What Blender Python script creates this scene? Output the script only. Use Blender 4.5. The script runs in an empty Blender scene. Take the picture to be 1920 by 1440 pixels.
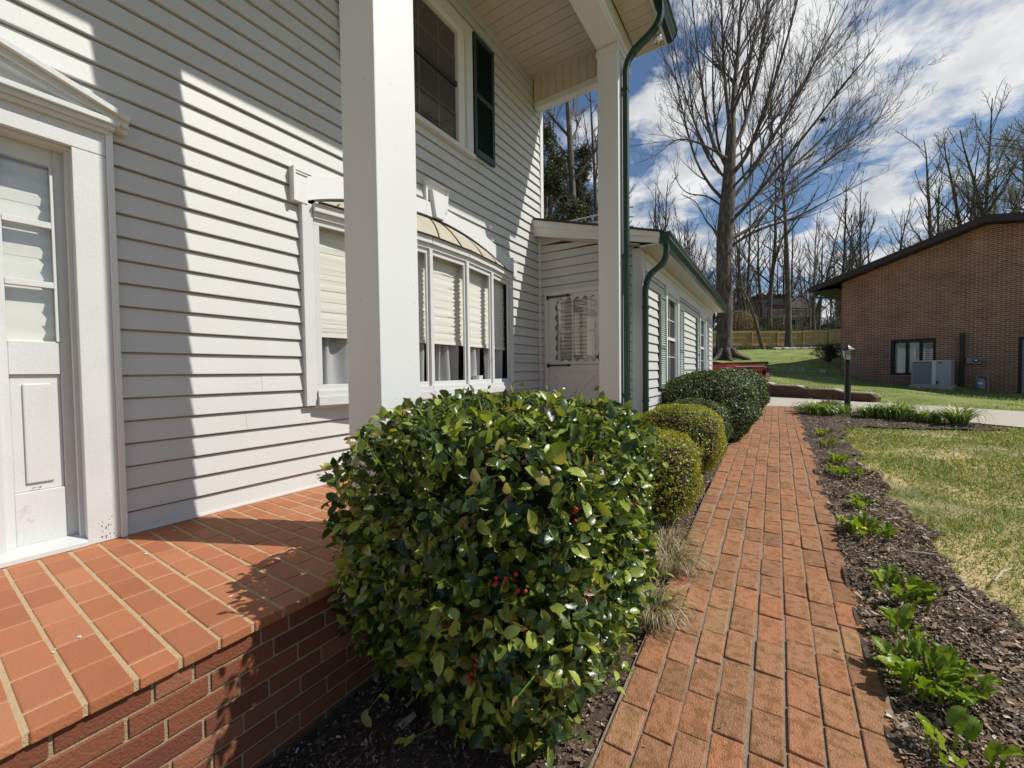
import bpy, math, random
import numpy as np
from mathutils import Matrix, Vector
random.seed(7); RNG = np.random.default_rng(7)
SC = bpy.context.scene; COL = SC.collection

# ------------------------------------------------------------------ camera
YAW, PIT, ROL, FPX = -0.57803032, -0.02829259, -0.01239892, 759.7
def _basis():
    f = np.array([math.sin(YAW)*math.cos(PIT), math.cos(YAW)*math.cos(PIT), math.sin(PIT)])
    r = np.array([math.cos(YAW), -math.sin(YAW), 0.]); u = np.cross(r, f)
    return r*math.cos(ROL)+u*math.sin(ROL), -r*math.sin(ROL)+u*math.cos(ROL), f
CR, CU, CF = _basis(); CP = np.array([3., 0., 0.])
cd = bpy.data.cameras.new('camera'); cam = bpy.data.objects.new('camera', cd); COL.objects.link(cam)
cd.sensor_width = 36; cd.lens = FPX/1920*36; cd.clip_start = .02; cd.clip_end = 2000
cam.matrix_world = Matrix(((CR[0], CU[0], -CF[0], CP[0]), (CR[1], CU[1], -CF[1], CP[1]), (CR[2], CU[2], -CF[2], CP[2]), (0, 0, 0, 1)))
SC.camera = cam
def at(px, py, d):            # a place in the world, d metres deep along the view axis
    return CP + d*(CF + CR*(px-960)/FPX - CU*(py-720)/FPX)

# ------------------------------------------------------------------ light
SUN = Vector((1.0, .485, 1.29)).normalized()
elev = math.asin(SUN.z); azim = math.atan2(SUN.x, SUN.y)
ld = bpy.data.lights.new('sun', 'SUN'); ld.energy = 5.0; ld.angle = math.radians(.53); ld.color = (1, .955, .885)
lo = bpy.data.objects.new('sun', ld); COL.objects.link(lo); lo.rotation_euler = SUN.to_track_quat('Z', 'Y').to_euler()
wd = bpy.data.worlds.new('World'); SC.world = wd; wd.use_nodes = True
nt = wd.node_tree; nt.nodes.clear()
def N(t, ty, **k):
    n = t.nodes.new(ty)
    for a, b in k.items():
        if a.startswith('i_'): n.inputs[int(a[2:])].default_value = b
        else: setattr(n, a, b)
    return n
sky = N(nt, 'ShaderNodeTexSky', sky_type='NISHITA', sun_disc=False, sun_elevation=elev, sun_rotation=azim, air_density=1.0, dust_density=.5, ozone_density=1.6)
tc = N(nt, 'ShaderNodeTexCoord'); sep = N(nt, 'ShaderNodeSeparateXYZ'); nt.links.new(tc.outputs['Generated'], sep.inputs[0])
zb = N(nt, 'ShaderNodeMath', operation='ADD', i_1=.30); nt.links.new(sep.outputs[2], zb.inputs[0])
zm = N(nt, 'ShaderNodeMath', operation='MAXIMUM', i_1=.05); nt.links.new(zb.outputs[0], zm.inputs[0])
cx = N(nt, 'ShaderNodeMath', operation='DIVIDE'); nt.links.new(sep.outputs[0], cx.inputs[0]); nt.links.new(zm.outputs[0], cx.inputs[1])
cy = N(nt, 'ShaderNodeMath', operation='DIVIDE'); nt.links.new(sep.outputs[1], cy.inputs[0]); nt.links.new(zm.outputs[0], cy.inputs[1])
cmb = N(nt, 'ShaderNodeCombineXYZ', i_2=.35); nt.links.new(cx.outputs[0], cmb.inputs[0]); nt.links.new(cy.outputs[0], cmb.inputs[1])
nz = N(nt, 'ShaderNodeTexNoise'); nz.inputs['Scale'].default_value = 3.6; nz.inputs['Detail'].default_value = 9; nz.inputs['Roughness'].default_value = .60; nz.inputs['Distortion'].default_value = .1
nt.links.new(cmb.outputs[0], nz.inputs['Vector'])
cr = N(nt, 'ShaderNodeValToRGB'); cr.color_ramp.elements[0].position = .44; cr.color_ramp.elements[1].position = .55
nt.links.new(nz.outputs['Fac'], cr.inputs[0])
nz2 = N(nt, 'ShaderNodeTexNoise'); nz2.inputs['Scale'].default_value = 6; nz2.inputs['Detail'].default_value = 7
nt.links.new(cmb.outputs[0], nz2.inputs['Vector'])
cc = N(nt, 'ShaderNodeValToRGB'); cc.color_ramp.elements[0].position = .36; cc.color_ramp.elements[1].position = .62
cc.color_ramp.elements[0].color = (10.8, 11.2, 11.7, 1); cc.color_ramp.elements[1].color = (16.0, 16.2, 16.3, 1)
nt.links.new(nz2.outputs['Fac'], cc.inputs[0])
mx = N(nt, 'ShaderNodeMixRGB'); cm = N(nt, 'ShaderNodeMapRange'); cm.inputs[1].default_value = .3; cm.inputs[2].default_value = .72; cm.inputs[3].default_value = .04; nt.links.new(sep.outputs[1], cm.inputs[0])  # clouds thinned in the unseen part of the sky to lower the fill light
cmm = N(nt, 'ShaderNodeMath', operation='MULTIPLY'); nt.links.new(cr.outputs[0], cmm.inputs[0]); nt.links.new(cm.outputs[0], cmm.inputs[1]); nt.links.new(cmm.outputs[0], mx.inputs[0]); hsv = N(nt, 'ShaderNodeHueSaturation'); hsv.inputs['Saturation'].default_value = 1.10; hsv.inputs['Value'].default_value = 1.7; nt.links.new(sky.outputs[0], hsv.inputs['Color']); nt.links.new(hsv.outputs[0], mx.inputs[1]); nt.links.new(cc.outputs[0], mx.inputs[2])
bg = N(nt, 'ShaderNodeBackground', i_1=.060); out = N(nt, 'ShaderNodeOutputWorld')
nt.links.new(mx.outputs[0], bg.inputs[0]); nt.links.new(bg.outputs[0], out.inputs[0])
SC.view_settings.view_transform = 'Standard'; SC.view_settings.look = 'None'; SC.view_settings.exposure = -.13; SC.view_settings.gamma = 1

# ------------------------------------------------------------------ materials
def mat(name, col, rough=.6, var=0., scale=6., bump=0., bscale=None, col2=None, spec=.5, isl=0., metal=0., trans=0., coat=0., stretch=None, ramp=None, rp=(.35, .65)):
    m = bpy.data.materials.new(name); m.use_nodes = True; t = m.node_tree; L = t.links
    b = t.nodes['Principled BSDF']; b.inputs['Roughness'].default_value = rough; b.inputs['Metallic'].default_value = metal
    b.inputs['Specular IOR Level'].default_value = spec; b.inputs['Coat Weight'].default_value = coat
    tcn = N(t, 'ShaderNodeTexCoord'); vec = tcn.outputs['Object']
    if stretch:
        mp = N(t, 'ShaderNodeMapping'); mp.inputs['Scale'].default_value = stretch; L.new(vec, mp.inputs[0]); vec = mp.outputs[0]
    c = N(t, 'ShaderNodeRGB'); c.outputs[0].default_value = (*col, 1); cur = c.outputs[0]
    nzz = N(t, 'ShaderNodeTexNoise'); nzz.inputs['Scale'].default_value = scale; nzz.inputs['Detail'].default_value = 8; nzz.inputs['Roughness'].default_value = .62
    L.new(vec, nzz.inputs['Vector'])
    if col2 is not None:
        r = N(t, 'ShaderNodeValToRGB'); r.color_ramp.elements[0].position = rp[0]; r.color_ramp.elements[1].position = rp[1]; L.new(nzz.outputs['Fac'], r.inputs[0])
        mm = N(t, 'ShaderNodeMixRGB'); L.new(r.outputs[0], mm.inputs[0]); L.new(cur, mm.inputs[1]); mm.inputs[2].default_value = (*col2, 1); cur = mm.outputs[0]
    if ramp is not None:
        g = N(t, 'ShaderNodeNewGeometry'); r = N(t, 'ShaderNodeValToRGB'); cre = r.color_ramp
        while len(cre.elements) < len(ramp): cre.elements.new(.5)
        for e, (p, cc_) in zip(cre.elements, ramp): e.position = p; e.color = (*cc_, 1)
        L.new(g.outputs['Random Per Island'], r.inputs[0])
        if col2 is None: cur = r.outputs[0]
        else:
            mm2 = N(t, 'ShaderNodeMixRGB', blend_type='MULTIPLY'); mm2.inputs[0].default_value = 1; L.new(r.outputs[0], mm2.inputs[1]); L.new(cur, mm2.inputs[2]); cur = mm2.outputs[0]
    hs = N(t, 'ShaderNodeHueSaturation'); L.new(cur, hs.inputs['Color']); val = None
    if var:
        a = N(t, 'ShaderNodeMapRange'); a.inputs[1].default_value = .25; a.inputs[2].default_value = .75; a.inputs[3].default_value = 1-var; a.inputs[4].default_value = 1+var
        L.new(nzz.outputs['Fac'], a.inputs[0]); val = a.outputs[0]
    if isl:
        g = N(t, 'ShaderNodeNewGeometry'); a = N(t, 'ShaderNodeMapRange'); a.inputs[3].default_value = 1-isl; a.inputs[4].default_value = 1+isl
        L.new(g.outputs['Random Per Island'], a.inputs[0])
        if val is None: val = a.outputs[0]
        else:
            mu = N(t, 'ShaderNodeMath', operation='MULTIPLY'); L.new(val, mu.inputs[0]); L.new(a.outputs[0], mu.inputs[1]); val = mu.outputs[0]
    if val is not None: L.new(val, hs.inputs['Value'])
    L.new(hs.outputs[0], b.inputs['Base Color'])
    if bump:
        n2 = N(t, 'ShaderNodeTexNoise'); n2.inputs['Scale'].default_value = bscale or scale*3; n2.inputs['Detail'].default_value = 6; L.new(vec, n2.inputs['Vector'])
        bp = N(t, 'ShaderNodeBump'); bp.inputs['Strength'].default_value = bump; bp.inputs['Distance'].default_value = .01
        L.new(n2.outputs['Fac'], bp.inputs['Height']); L.new(bp.outputs[0], b.inputs['Normal'])
    if trans:
        tr = N(t, 'ShaderNodeBsdfTranslucent'); h2 = N(t, 'ShaderNodeHueSaturation'); h2.inputs['Hue'].default_value = .485; h2.inputs['Saturation'].default_value = 1.1; h2.inputs['Value'].default_value = 1.9
        L.new(hs.outputs[0], h2.inputs['Color']); L.new(h2.outputs[0], tr.inputs[0])
        ms = N(t, 'ShaderNodeMixShader', i_0=trans); L.new(b.outputs[0], ms.inputs[1]); L.new(tr.outputs[0], ms.inputs[2])
        L.new(ms.outputs[0], t.nodes['Material Output'].inputs[0])
    return m
def brickmat(name, c1, c2, mortar, bw, rh, ms, swap, bump=.6, rough=.85):
    m = bpy.data.materials.new(name); m.use_nodes = True; t = m.node_tree; L = t.links; b = t.nodes['Principled BSDF']
    b.inputs['Roughness'].default_value = rough; b.inputs['Specular IOR Level'].default_value = .25
    tcn = N(t, 'ShaderNodeTexCoord'); s = N(t, 'ShaderNodeSeparateXYZ'); L.new(tcn.outputs['Object'], s.inputs[0])
    k = N(t, 'ShaderNodeCombineXYZ'); L.new(s.outputs[swap[0]], k.inputs[0]); L.new(s.outputs[swap[1]], k.inputs[1])
    br = N(t, 'ShaderNodeTexBrick'); br.inputs['Scale'].default_value = 1; br.inputs['Brick Width'].default_value = bw; br.inputs['Row Height'].default_value = rh
    br.inputs['Mortar Size'].default_value = ms; br.inputs['Mortar Smooth'].default_value = .15; br.inputs['Bias'].default_value = 0
    br.inputs['Color1'].default_value = (*c1, 1); br.inputs['Color2'].default_value = (*c2, 1); br.inputs['Mortar'].default_value = (*mortar, 1)
    L.new(k.outputs[0], br.inputs['Vector'])
    nn = N(t, 'ShaderNodeTexNoise'); nn.inputs['Scale'].default_value = 1.1; nn.inputs['Detail'].default_value = 10; L.new(tcn.outputs['Object'], nn.inputs['Vector'])
    a = N(t, 'ShaderNodeMapRange'); a.inputs[1].default_value = .3; a.inputs[2].default_value = .7; a.inputs[3].default_value = .78; a.inputs[4].default_value = 1.2; L.new(nn.outputs['Fac'], a.inputs[0])
    hs = N(t, 'ShaderNodeHueSaturation'); L.new(br.outputs['Color'], hs.inputs['Color']); L.new(a.outputs[0], hs.inputs['Value']); L.new(hs.outputs[0], b.inputs['Base Color'])
    bp = N(t, 'ShaderNodeBump', invert=True); bp.inputs['Strength'].default_value = bump; bp.inputs['Distance'].default_value = .008
    L.new(br.outputs['Fac'], bp.inputs['Height']); L.new(bp.outputs[0], b.inputs['Normal'])
    return m
def glassmat(name, tint=(.97, .98, .975), gl=.09):
    m = bpy.data.materials.new(name); m.use_nodes = True; t = m.node_tree; L = t.links; t.nodes.remove(t.nodes['Principled BSDF'])
    fr = N(t, 'ShaderNodeFresnel'); fr.inputs[0].default_value = 1.5
    ad = N(t, 'ShaderNodeMath', operation='MULTIPLY_ADD', i_1=1.3, i_2=gl); L.new(fr.outputs[0], ad.inputs[0]); ad.use_clamp = True
    tr = N(t, 'ShaderNodeBsdfTransparent'); tr.inputs[0].default_value = (*tint, 1); g = N(t, 'ShaderNodeBsdfGlossy'); g.inputs['Roughness'].default_value = .02
    ge = N(t, 'ShaderNodeNewGeometry'); iv = N(t, 'ShaderNodeMath', operation='SUBTRACT', i_0=1.); L.new(ge.outputs['Backfacing'], iv.inputs[1])
    mu = N(t, 'ShaderNodeMath', operation='MULTIPLY'); L.new(ad.outputs[0], mu.inputs[0]); L.new(iv.outputs[0], mu.inputs[1]); ad = mu
    ms = N(t, 'ShaderNodeMixShader'); L.new(ad.outputs[0], ms.inputs[0]); L.new(tr.outputs[0], ms.inputs[1]); L.new(g.outputs[0], ms.inputs[2]); L.new(ms.outputs[0], t.nodes['Material Output'].inputs[0])
    return m
M = {}
M['siding'] = mat('vinyl siding', (.570, .575, .548), .55, .05, 1.2, col2=(.51, .51, .48), rp=(.52, .75), bump=.12, bscale=60, spec=.35) 
M['trim'] = mat('white trim paint', (.705, .71, .695), .5, .03, 2, .05, 40, col2=(.66, .65, .61), rp=(.56, .80))
M['oldtrim'] = mat('weathered white paint', (.615, .63, .62), .6, .05, 5, .14, 90, col2=(.45, .40, .34), rp=(.66, .74))
M['soffit'] = mat('soffit panel', (.56, .52, .44), .6, .04, 2)
M['green'] = mat('dark green enamel', (.012, .045, .030), .3, .1, 3, spec=.5)
M['greenshut'] = mat('dark green shutter', (.018, .04, .038), .5, .1, 3)
M['paleshut'] = mat('faded green shutter', (.13, .19, .155), .6, .12, 4)
M['paleslat'] = mat('pale green slats', (.42, .47, .42), .6, .12, 4)  # slats paler than the shutter frame
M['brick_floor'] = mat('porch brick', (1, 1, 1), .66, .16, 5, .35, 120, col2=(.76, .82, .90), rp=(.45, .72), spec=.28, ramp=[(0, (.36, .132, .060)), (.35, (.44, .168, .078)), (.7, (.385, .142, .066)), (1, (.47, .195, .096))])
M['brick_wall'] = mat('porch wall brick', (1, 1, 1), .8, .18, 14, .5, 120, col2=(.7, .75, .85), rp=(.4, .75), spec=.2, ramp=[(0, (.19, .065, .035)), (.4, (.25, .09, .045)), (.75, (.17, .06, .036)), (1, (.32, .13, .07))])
M['mortar'] = mat('sandy mortar', (.49, .36, .205), .9, .12, 30, .6, 200)
M['path_brick'] = mat('weathered path brick', (1, 1, 1), .8, .35, 26, .8, 170, col2=(.50, .50, .42), rp=(.43, .60), spec=.2, ramp=[(0, (.50, .25, .14)), (.2, (.35, .185, .10)), (.4, (.49, .245, .13)), (.6, (.40, .22, .12)), (.85, (.53, .23, .12)), (1, (.48, .27, .145))])
M['sand'] = mat('joint sand', (.27, .21, .15), .95, .3, 50, .6, 200)
M['concrete'] = mat('driveway concrete', (.50, .44, .36), .9, .12, 1.4, .3, 60, col2=(.40, .35, .28), rp=(.45, .7))
M['lawn'] = mat('lawn ground', (.15, .16, .045), .95, .3, 1.3, .8, 120, col2=(.48, .37, .19), rp=(.40, .58))
M['mulch'] = mat('mulch ground', (.08, .054, .037), .95, .4, 30, 1, 90, col2=(.12, .085, .06), rp=(.5, .8))
M['chip'] = mat('bark chips', (1, 1, 1), .9, .3, 40, ramp=[(0, (.07, .045, .028)), (.35, (.155, .102, .064)), (.7, (.26, .18, .12)), (.9, (.40, .30, .21)), (1, (.62, .54, .43))])
M['bark'] = mat('tree bark', (.095, .072, .056), .95, .35, 9, 1, 22, col2=(.22, .18, .145), rp=(.45, .72), stretch=(1, 1, .25))
M['twig'] = mat('twigs', (.115, .092, .075), .9, .2, 3)
M['twig2'] = mat('grey twigs', (.095, .075, .060), .9, .25, 2)
M['holly'] = mat('holly leaf', (.05, .09, .02), .30, .15, 30, .15, 90, trans=.26, spec=.6, ramp=[(0, (.018, .040, .012)), (.34, (.042, .080, .018)), (.62, (.13, .185, .032)), (.94, (.36, .42, .07)), (1, (.26, .16, .06))])
M['box'] = mat('boxwood leaf', (.1, .12, .02), .45, .1, 30, trans=.35, ramp=[(0, (.10, .12, .016)), (.4, (.22, .25, .030)), (.8, (.38, .39, .05)), (1, (.30, .18, .05))])
M['yew'] = mat('dark hedge leaf', (.03, .06, .02), .5, .1, 30, trans=.15, ramp=[(0, (.020, .042, .014)), (.45, (.048, .082, .020)), (.85, (.13, .17, .032)), (1, (.22, .22, .04))])
M['core'] = mat('dark filler core and nest twigs', (.022, .016, .010), .95, .3, 20)  # dark colour of the solid shrub fillers, also used for the nest
M['hosta'] = mat('hosta leaf', (.1, .2, .03), .4, .12, 25, .2, 60, trans=.3, ramp=[(0, (.12, .20, .022)), (.6, (.19, .29, .035)), (1, (.30, .38, .06))])
M['lily'] = mat('daylily leaf', (.1, .2, .03), .45, .12, 25, trans=.25, ramp=[(0, (.10, .18, .025)), (.6, (.18, .28, .042)), (1, (.32, .36, .09))])
M['liri'] = mat('tufted grass blade', (.2, .2, .1), .5, .1, 25, trans=.2, ramp=[(0, (.10, .12, .04)), (.35, (.30, .26, .13)), (1, (.58, .48, .28))])
M['grass'] = mat('grass blade', (.1, .2, .03), .55, .1, 2, trans=.25, ramp=[(0, (.10, .19, .026)), (.5, (.20, .28, .042)), (.72, (.36, .35, .11)), (1, (.68, .56, .31))])
M['berry'] = mat('red berry', (.42, .022, .012), .3)
M['yellow'] = mat('yellow petals', (.75, .45, .01), .5)
M['shade'] = mat('pleated shade', (.68, .67, .60), .8, trans=.0)
M['curtain'] = mat('grey curtain', (.36, .365, .365), .9, .1, 3)
M['blind'] = mat('tan blind', (.42, .39, .34), .8)
M['lace'] = mat('sheer curtain', (.62, .60, .55), .9)
M['dark'] = mat('dark interior', (.02, .02, .02), .9)
M['screen'] = mat('dark insect screen', (.028, .022, .02), .5)
M['glass'] = glassmat('window glass'); M['glassclear'] = glassmat('lamp glass', (.96, .97, .97), .12)
M['tan'] = mat('tan awning panel', (.42, .38, .29), .6, .1, 4)
M['blackmetal'] = mat('black metal', (.012, .012, .012), .35)
M['black'] = mat('black trim', (.015, .014, .013), .6)
M['grime'] = mat('rot stains', (.20, .12, .07), .95, .3, 30)
M['shingle'] = mat('roof shingles', (.055, .045, .04), .95, .3, 12, 1, 40)
M['brownpaint'] = mat('dark brown fascia paint', (.045, .026, .020), .6, .15, 3)
M['nbrick'] = brickmat('neighbour brick', (.225, .092, .056), (.36, .155, .10), (.52, .39, .28), .203, .0677, .0085, (0, 2))
M['rbrick'] = brickmat('retaining brick', (.10, .042, .027), (.14, .062, .04), (.13, .09, .06), .203, .0677, .010, (0, 2))
M['acgrey'] = mat('pale grey cabinet', (.42, .43, .44), .5, .06, 3); M['acdark'] = mat('dark louvre', (.10, .10, .095), .6, .1, 5)
M['metergrey'] = mat('meter grey', (.30, .31, .32), .5)
M['red'] = mat('red truck paint', (.62, .016, .014), .28, .04, 2, coat=.4)
M['chrome'] = mat('chrome', (.65, .65, .65), .18, metal=1.); M['rubber'] = mat('rubber', (.02, .02, .02), .8)
M['whiteletter'] = mat('white lettering', (.8, .8, .8), .4)
M['fence'] = mat('new pine fence', (.50, .335, .145), .8, .15, 3, .3, 30, isl=.12)
M['greysiding'] = mat('grey house siding', (.24, .25, .25), .8, .1, 2); M['deck'] = mat('grey deck boards', (.42, .38, .34), .8, .15, 3)
M['clay'] = mat('dark planter', (.06, .045, .035), .7); M['deadplant'] = mat('dry stems', (.20, .12, .10), .9)
M['pine'] = mat('pine needles', (.05, .07, .02), .7, trans=.1, ramp=[(0, (.030, .042, .016)), (.6, (.060, .072, .026)), (1, (.11, .11, .04))])
M['bud'] = mat('spring buds', (.25, .24, .08), .7, trans=.2, ramp=[(0, (.17, .16, .07)), (1, (.33, .30, .16))])
M['bush'] = mat('background evergreen', (.05, .08, .03), .6, trans=.15, ramp=[(0, (.028, .045, .015)), (.7, (.06, .085, .028)), (1, (.16, .17, .05))])
M['ochre'] = mat('dry tan leaves', (.36, .24, .10), .8, trans=.2, ramp=[(0, (.22, .14, .06)), (1, (.42, .30, .13))])
M['stone'] = mat('pale stones', (.40, .38, .33), .9, .2, 8); M['lit'] = mat('dry leaf litter', (1, 1, 1), .9, ramp=[(0, (.18, .11, .06)), (.6, (.32, .22, .13)), (1, (.52, .44, .33))])
M['lit2'] = mat('bleached twig', (.50, .43, .34), .8, .2, 30)
M['redleaf'] = mat('maroon deck', (.16, .04, .03), .7)

# ------------------------------------------------------------------ builders
WM = {}
def Wm(o): return WM.get(o.name, Matrix())
def tag(o, label=None, cat=None, group=None, kind=None):
    if label: o['label'] = label
    if cat: o['category'] = cat
    if group: o['group'] = group
    if kind: o['kind'] = kind
    return o
def empty(name, loc, label, cat, group=None, rz=0.):
    o = bpy.data.objects.new(name, None); COL.objects.link(o); o.empty_display_size = .1
    o.location = loc; o.rotation_euler = (0, 0, rz); WM[o.name] = Matrix.Translation(Vector(loc)) @ Matrix.Rotation(rz, 4, 'Z')
    return tag(o, label, cat, group)
def link(name, V, F, m, parent=None, smooth=False, origin=None, kind=None):
    """V world coords (n,3); F list of faces or (k) uniform int array."""
    V = np.asarray(V, float).reshape(-1, 3); me = bpy.data.meshes.new(name)
    P = Wm(parent) if parent is not None else (Matrix.Translation(Vector(origin)) if origin is not None else Matrix())
    Pi = np.array(P.inverted()); V2 = V @ Pi[:3, :3].T + Pi[:3, 3]
    if isinstance(F, np.ndarray):
        n, k = F.shape; me.vertices.add(len(V2)); me.vertices.foreach_set('co', V2.ravel()); me.loops.add(n*k); me.polygons.add(n)
        me.loops.foreach_set('vertex_index', F.ravel().astype(np.int32)); me.polygons.foreach_set('loop_start', np.arange(0, n*k, k, dtype=np.int32))
        me.polygons.foreach_set('loop_total', np.full(n, k, dtype=np.int32)); me.update(calc_edges=True); me.validate()
    else: me.from_pydata(V2.tolist(), [], F); me.update()
    me.materials.append(m)
    if smooth: me.polygons.foreach_set('use_smooth', [True]*len(me.polygons))
    o = bpy.data.objects.new(name, me); COL.objects.link(o)
    if parent is not None: o.parent = parent; WM[o.name] = P.copy()
    elif origin is not None: o.location = origin; WM[o.name] = P
    if kind: o['kind'] = kind
    return o
class MB:
    def __init__(s, X=None): s.v = []; s.f = []; s.X = X
    def add(s, v, f):
        b = len(s.v)
        if s.X is not None: v = [tuple(s.X @ Vector(p)) for p in v]
        s.v += [tuple(p) for p in v]; s.f += [tuple(b+i for i in q) for q in f]; return s
    def box(s, x0, x1, y0, y1, z0, z1):
        if x0 > x1: x0, x1 = x1, x0
        if y0 > y1: y0, y1 = y1, y0
        if z0 > z1: z0, z1 = z1, z0
        return s.add([(x0, y0, z0), (x1, y0, z0), (x1, y1, z0), (x0, y1, z0), (x0, y0, z1), (x1, y0, z1), (x1, y1, z1), (x0, y1, z1)],
                     [(0, 3, 2, 1), (4, 5, 6, 7), (0, 1, 5, 4), (1, 2, 6, 5), (2, 3, 7, 6), (3, 0, 4, 7)])
    def hexa(s, p): return s.add(p, [(0, 3, 2, 1), (4, 5, 6, 7), (0, 1, 5, 4), (1, 2, 6, 5), (2, 3, 7, 6), (3, 0, 4, 7)])
    def prism(s, poly, ax, a, b):
        """poly in the two other axes (cyclic order), extruded along ax from a to b"""
        n = len(poly)
        def mk(p, t):
            return {0: (t, p[0], p[1]), 1: (p[0], t, p[1]), 2: (p[0], p[1], t)}[ax]
        return s.add([mk(p, a) for p in poly]+[mk(p, b) for p in poly], [tuple(range(n))[::-1], tuple(range(n, 2*n))]+[(i, (i+1) % n, n+(i+1) % n, n+i) for i in range(n)])
    def tube(s, pts, r, k=8, cap=True):
        pts = [np.asarray(p, float) for p in pts]; rs = r if hasattr(r, '__len__') else [r]*len(pts); V = []; prev = None
        for i, p in enumerate(pts):
            d = pts[min(i+1, len(pts)-1)]-pts[max(i-1, 0)]; d /= (np.linalg.norm(d)+1e-9)
            if prev is None: a = np.cross(d, [0, 0, 1.] if abs(d[2]) < .9 else [1., 0, 0])
            else: a = prev-d*(prev@d)
            a /= (np.linalg.norm(a)+1e-9); prev = a; b = np.cross(d, a)
            V += [p+rs[i]*(a*math.cos(2*math.pi*j/k)+b*math.sin(2*math.pi*j/k)) for j in range(k)]
        F = [(i*k+j, i*k+(j+1) % k, (i+1)*k+(j+1) % k, (i+1)*k+j) for i in range(len(pts)-1) for j in range(k)]
        if cap: F += [tuple(range(k))[::-1], tuple((len(pts)-1)*k+j for j in range(k))]
        return s.add(V, F)
    def rtube(s, pts, w, d, side=(0, 1, 0)):
        """rectangular section sweep; side = constant axis for width w"""
        sd = np.array(side, float); V = []; pts = [np.asarray(p, float) for p in pts]
        for i, p in enumerate(pts):
            t = pts[min(i+1, len(pts)-1)]-pts[max(i-1, 0)]; t /= np.linalg.norm(t); n = np.cross(t, sd); n /= np.linalg.norm(n)
            V += [p+sd*w/2+n*d/2, p-sd*w/2+n*d/2, p-sd*w/2-n*d/2, p+sd*w/2-n*d/2]
        F = [(i*4+j, i*4+(j+1) % 4, (i+1)*4+(j+1) % 4, (i+1)*4+j) for i in range(len(pts)-1) for j in range(4)]
        return s.add(V, F+[(0, 1, 2, 3), tuple(len(V)-4+j for j in (3, 2, 1, 0))])
    def build(s, name, m, parent=None, bevel=0., smooth=False, origin=None, kind=None, seg=2):
        o = link(name, s.v, s.f, m, parent, smooth, origin, kind)
        if bevel:
            b = o.modifiers.new('b', 'BEVEL'); b.width = bevel; b.segments = seg; b.limit_method = 'ANGLE'; b.angle_limit = math.radians(40)
        return o

# ------------------------------------------------------------------ terrain
GY = [-30, -6, 1.5, 3.8, 5.5, 7, 9, 11.3, 16, 40]; GZ = [-2.6, -1.75, -1.37, -1.16, -1.07, -1.0, -.935, -.885, -.88, -.88]
def gz(x, y): return np.interp(y, GY, GZ) - .012*np.clip(np.asarray(x)-4, 0, 60)
NE = np.array([.568, .823]); EE = np.array([.823, -.568])
def cc_(x, y): return NE[0]*x+NE[1]*y
CTRL = np.array([(2.78, 15.8, -.47), (3.6, 15.2, -.53), (4.4, 14.7, -.61), (5.18, 14.14, -.69), (6.2, 13.5, -.86), (7.3, 12.8, -.91), (12, 9.6, -1.0), (20, 4, -1.1), (40, -10, -1.3), (9.63, 20.4, -.88), (8.3, 20.9, -.68), (6.33, 21.66, -.60), (5.3, 22.04, -.12), (4, 22.2, -.02), (3, 22, -.0), (2.8, 19, -.28),
    (12, 17, -.95), (20, 20, -.8), (2.8, 45, 1.85), (7.1, 45.8, 1.8), (0, 43, 1.9), (.3, 28.6, .72), (5, 28, .5), (8, 30, .6), (-6, 28, .9), (-6, 22, .4), (-14, 22, .6), (12, 32, .5), (14, 46, 1.9), (-20, 45, 2.4), (30, 45, 1.9), (30, 25, -.2), (3, 70, 3.0), (-40, 75, 4), (40, 75, 3.2), (-60, 20, 2), (70, 20, -.5), (0, 130, 5), (-90, 130, 6), (90, 130, 5)])
def tps(P):
    d = np.linalg.norm(P[:, None, :2]-P[None, :, :2], axis=2); K = np.where(d > 0, d**2*np.log(d+1e-9), 0)+np.eye(len(P))*.4
    n = len(P); A = np.zeros((n+3, n+3)); A[:n, :n] = K; A[:n, n] = 1; A[:n, n+1:] = P[:, :2]; A[n, :n] = 1; A[n+1:, :n] = P[:, :2].T
    return np.linalg.solve(A, np.r_[P[:, 2], 0, 0, 0])
TW = tps(CTRL)
def bz(x, y):
    x = np.atleast_1d(np.asarray(x, float)); y = np.atleast_1d(np.asarray(y, float)); sh = x.shape; q = np.c_[x.ravel(), y.ravel()]
    d = np.linalg.norm(q[:, None]-CTRL[None, :, :2], axis=2); K = np.where(d > 0, d**2*np.log(d+1e-9), 0)
    z = K@TW[:-3]+TW[-3]+q@TW[-2:]
    v = (q@NE-14.58)/1.3; w = np.clip(v, 0, 1); w = w*w*(3-2*w); w = np.where(q[:, 0] > 5.1, w, 1); z = z*w+(gz(q[:, 0], q[:, 1])-.002)*(1-w)
    return z.reshape(sh)
def terr(x, y):
    if cc_(x, y) > 14.6 and not (x < 2.75 and y < 25): return float(bz(x, y)[0])
    return float(gz(x, y))
def sheet(name, xs, ys, zf, m, keep=None, kind='structure', dz=0.):
    X, Y = np.meshgrid(xs, ys, indexing='ij'); Z = zf(X, Y)+dz; V = np.c_[X.ravel(), Y.ravel(), Z.ravel()]; ny = len(ys)
    I, J = np.meshgrid(np.arange(len(xs)-1), np.arange(ny-1), indexing='ij'); a = (I*ny+J).ravel(); F = np.c_[a, a+ny, a+ny+1, a+1]
    if keep is not None:
        c = V[F].mean(1); F = F[keep(c[:, 0], c[:, 1])]
    o = link(name, V, F, m, smooth=True, kind=kind); return o
def gsp(a, b, n0, far0=None): return np.linspace(a, b, n0)
xs = np.r_[np.linspace(-60, -4, 15), np.linspace(-3.5, 9, 64), np.linspace(9.5, 20, 22), np.linspace(22, 120, 20)]
ys = np.r_[np.linspace(-60, -2, 20), np.linspace(-1.8, 15.8, 89), [16.2, 18, 20, 22, 24, 26]]
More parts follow.
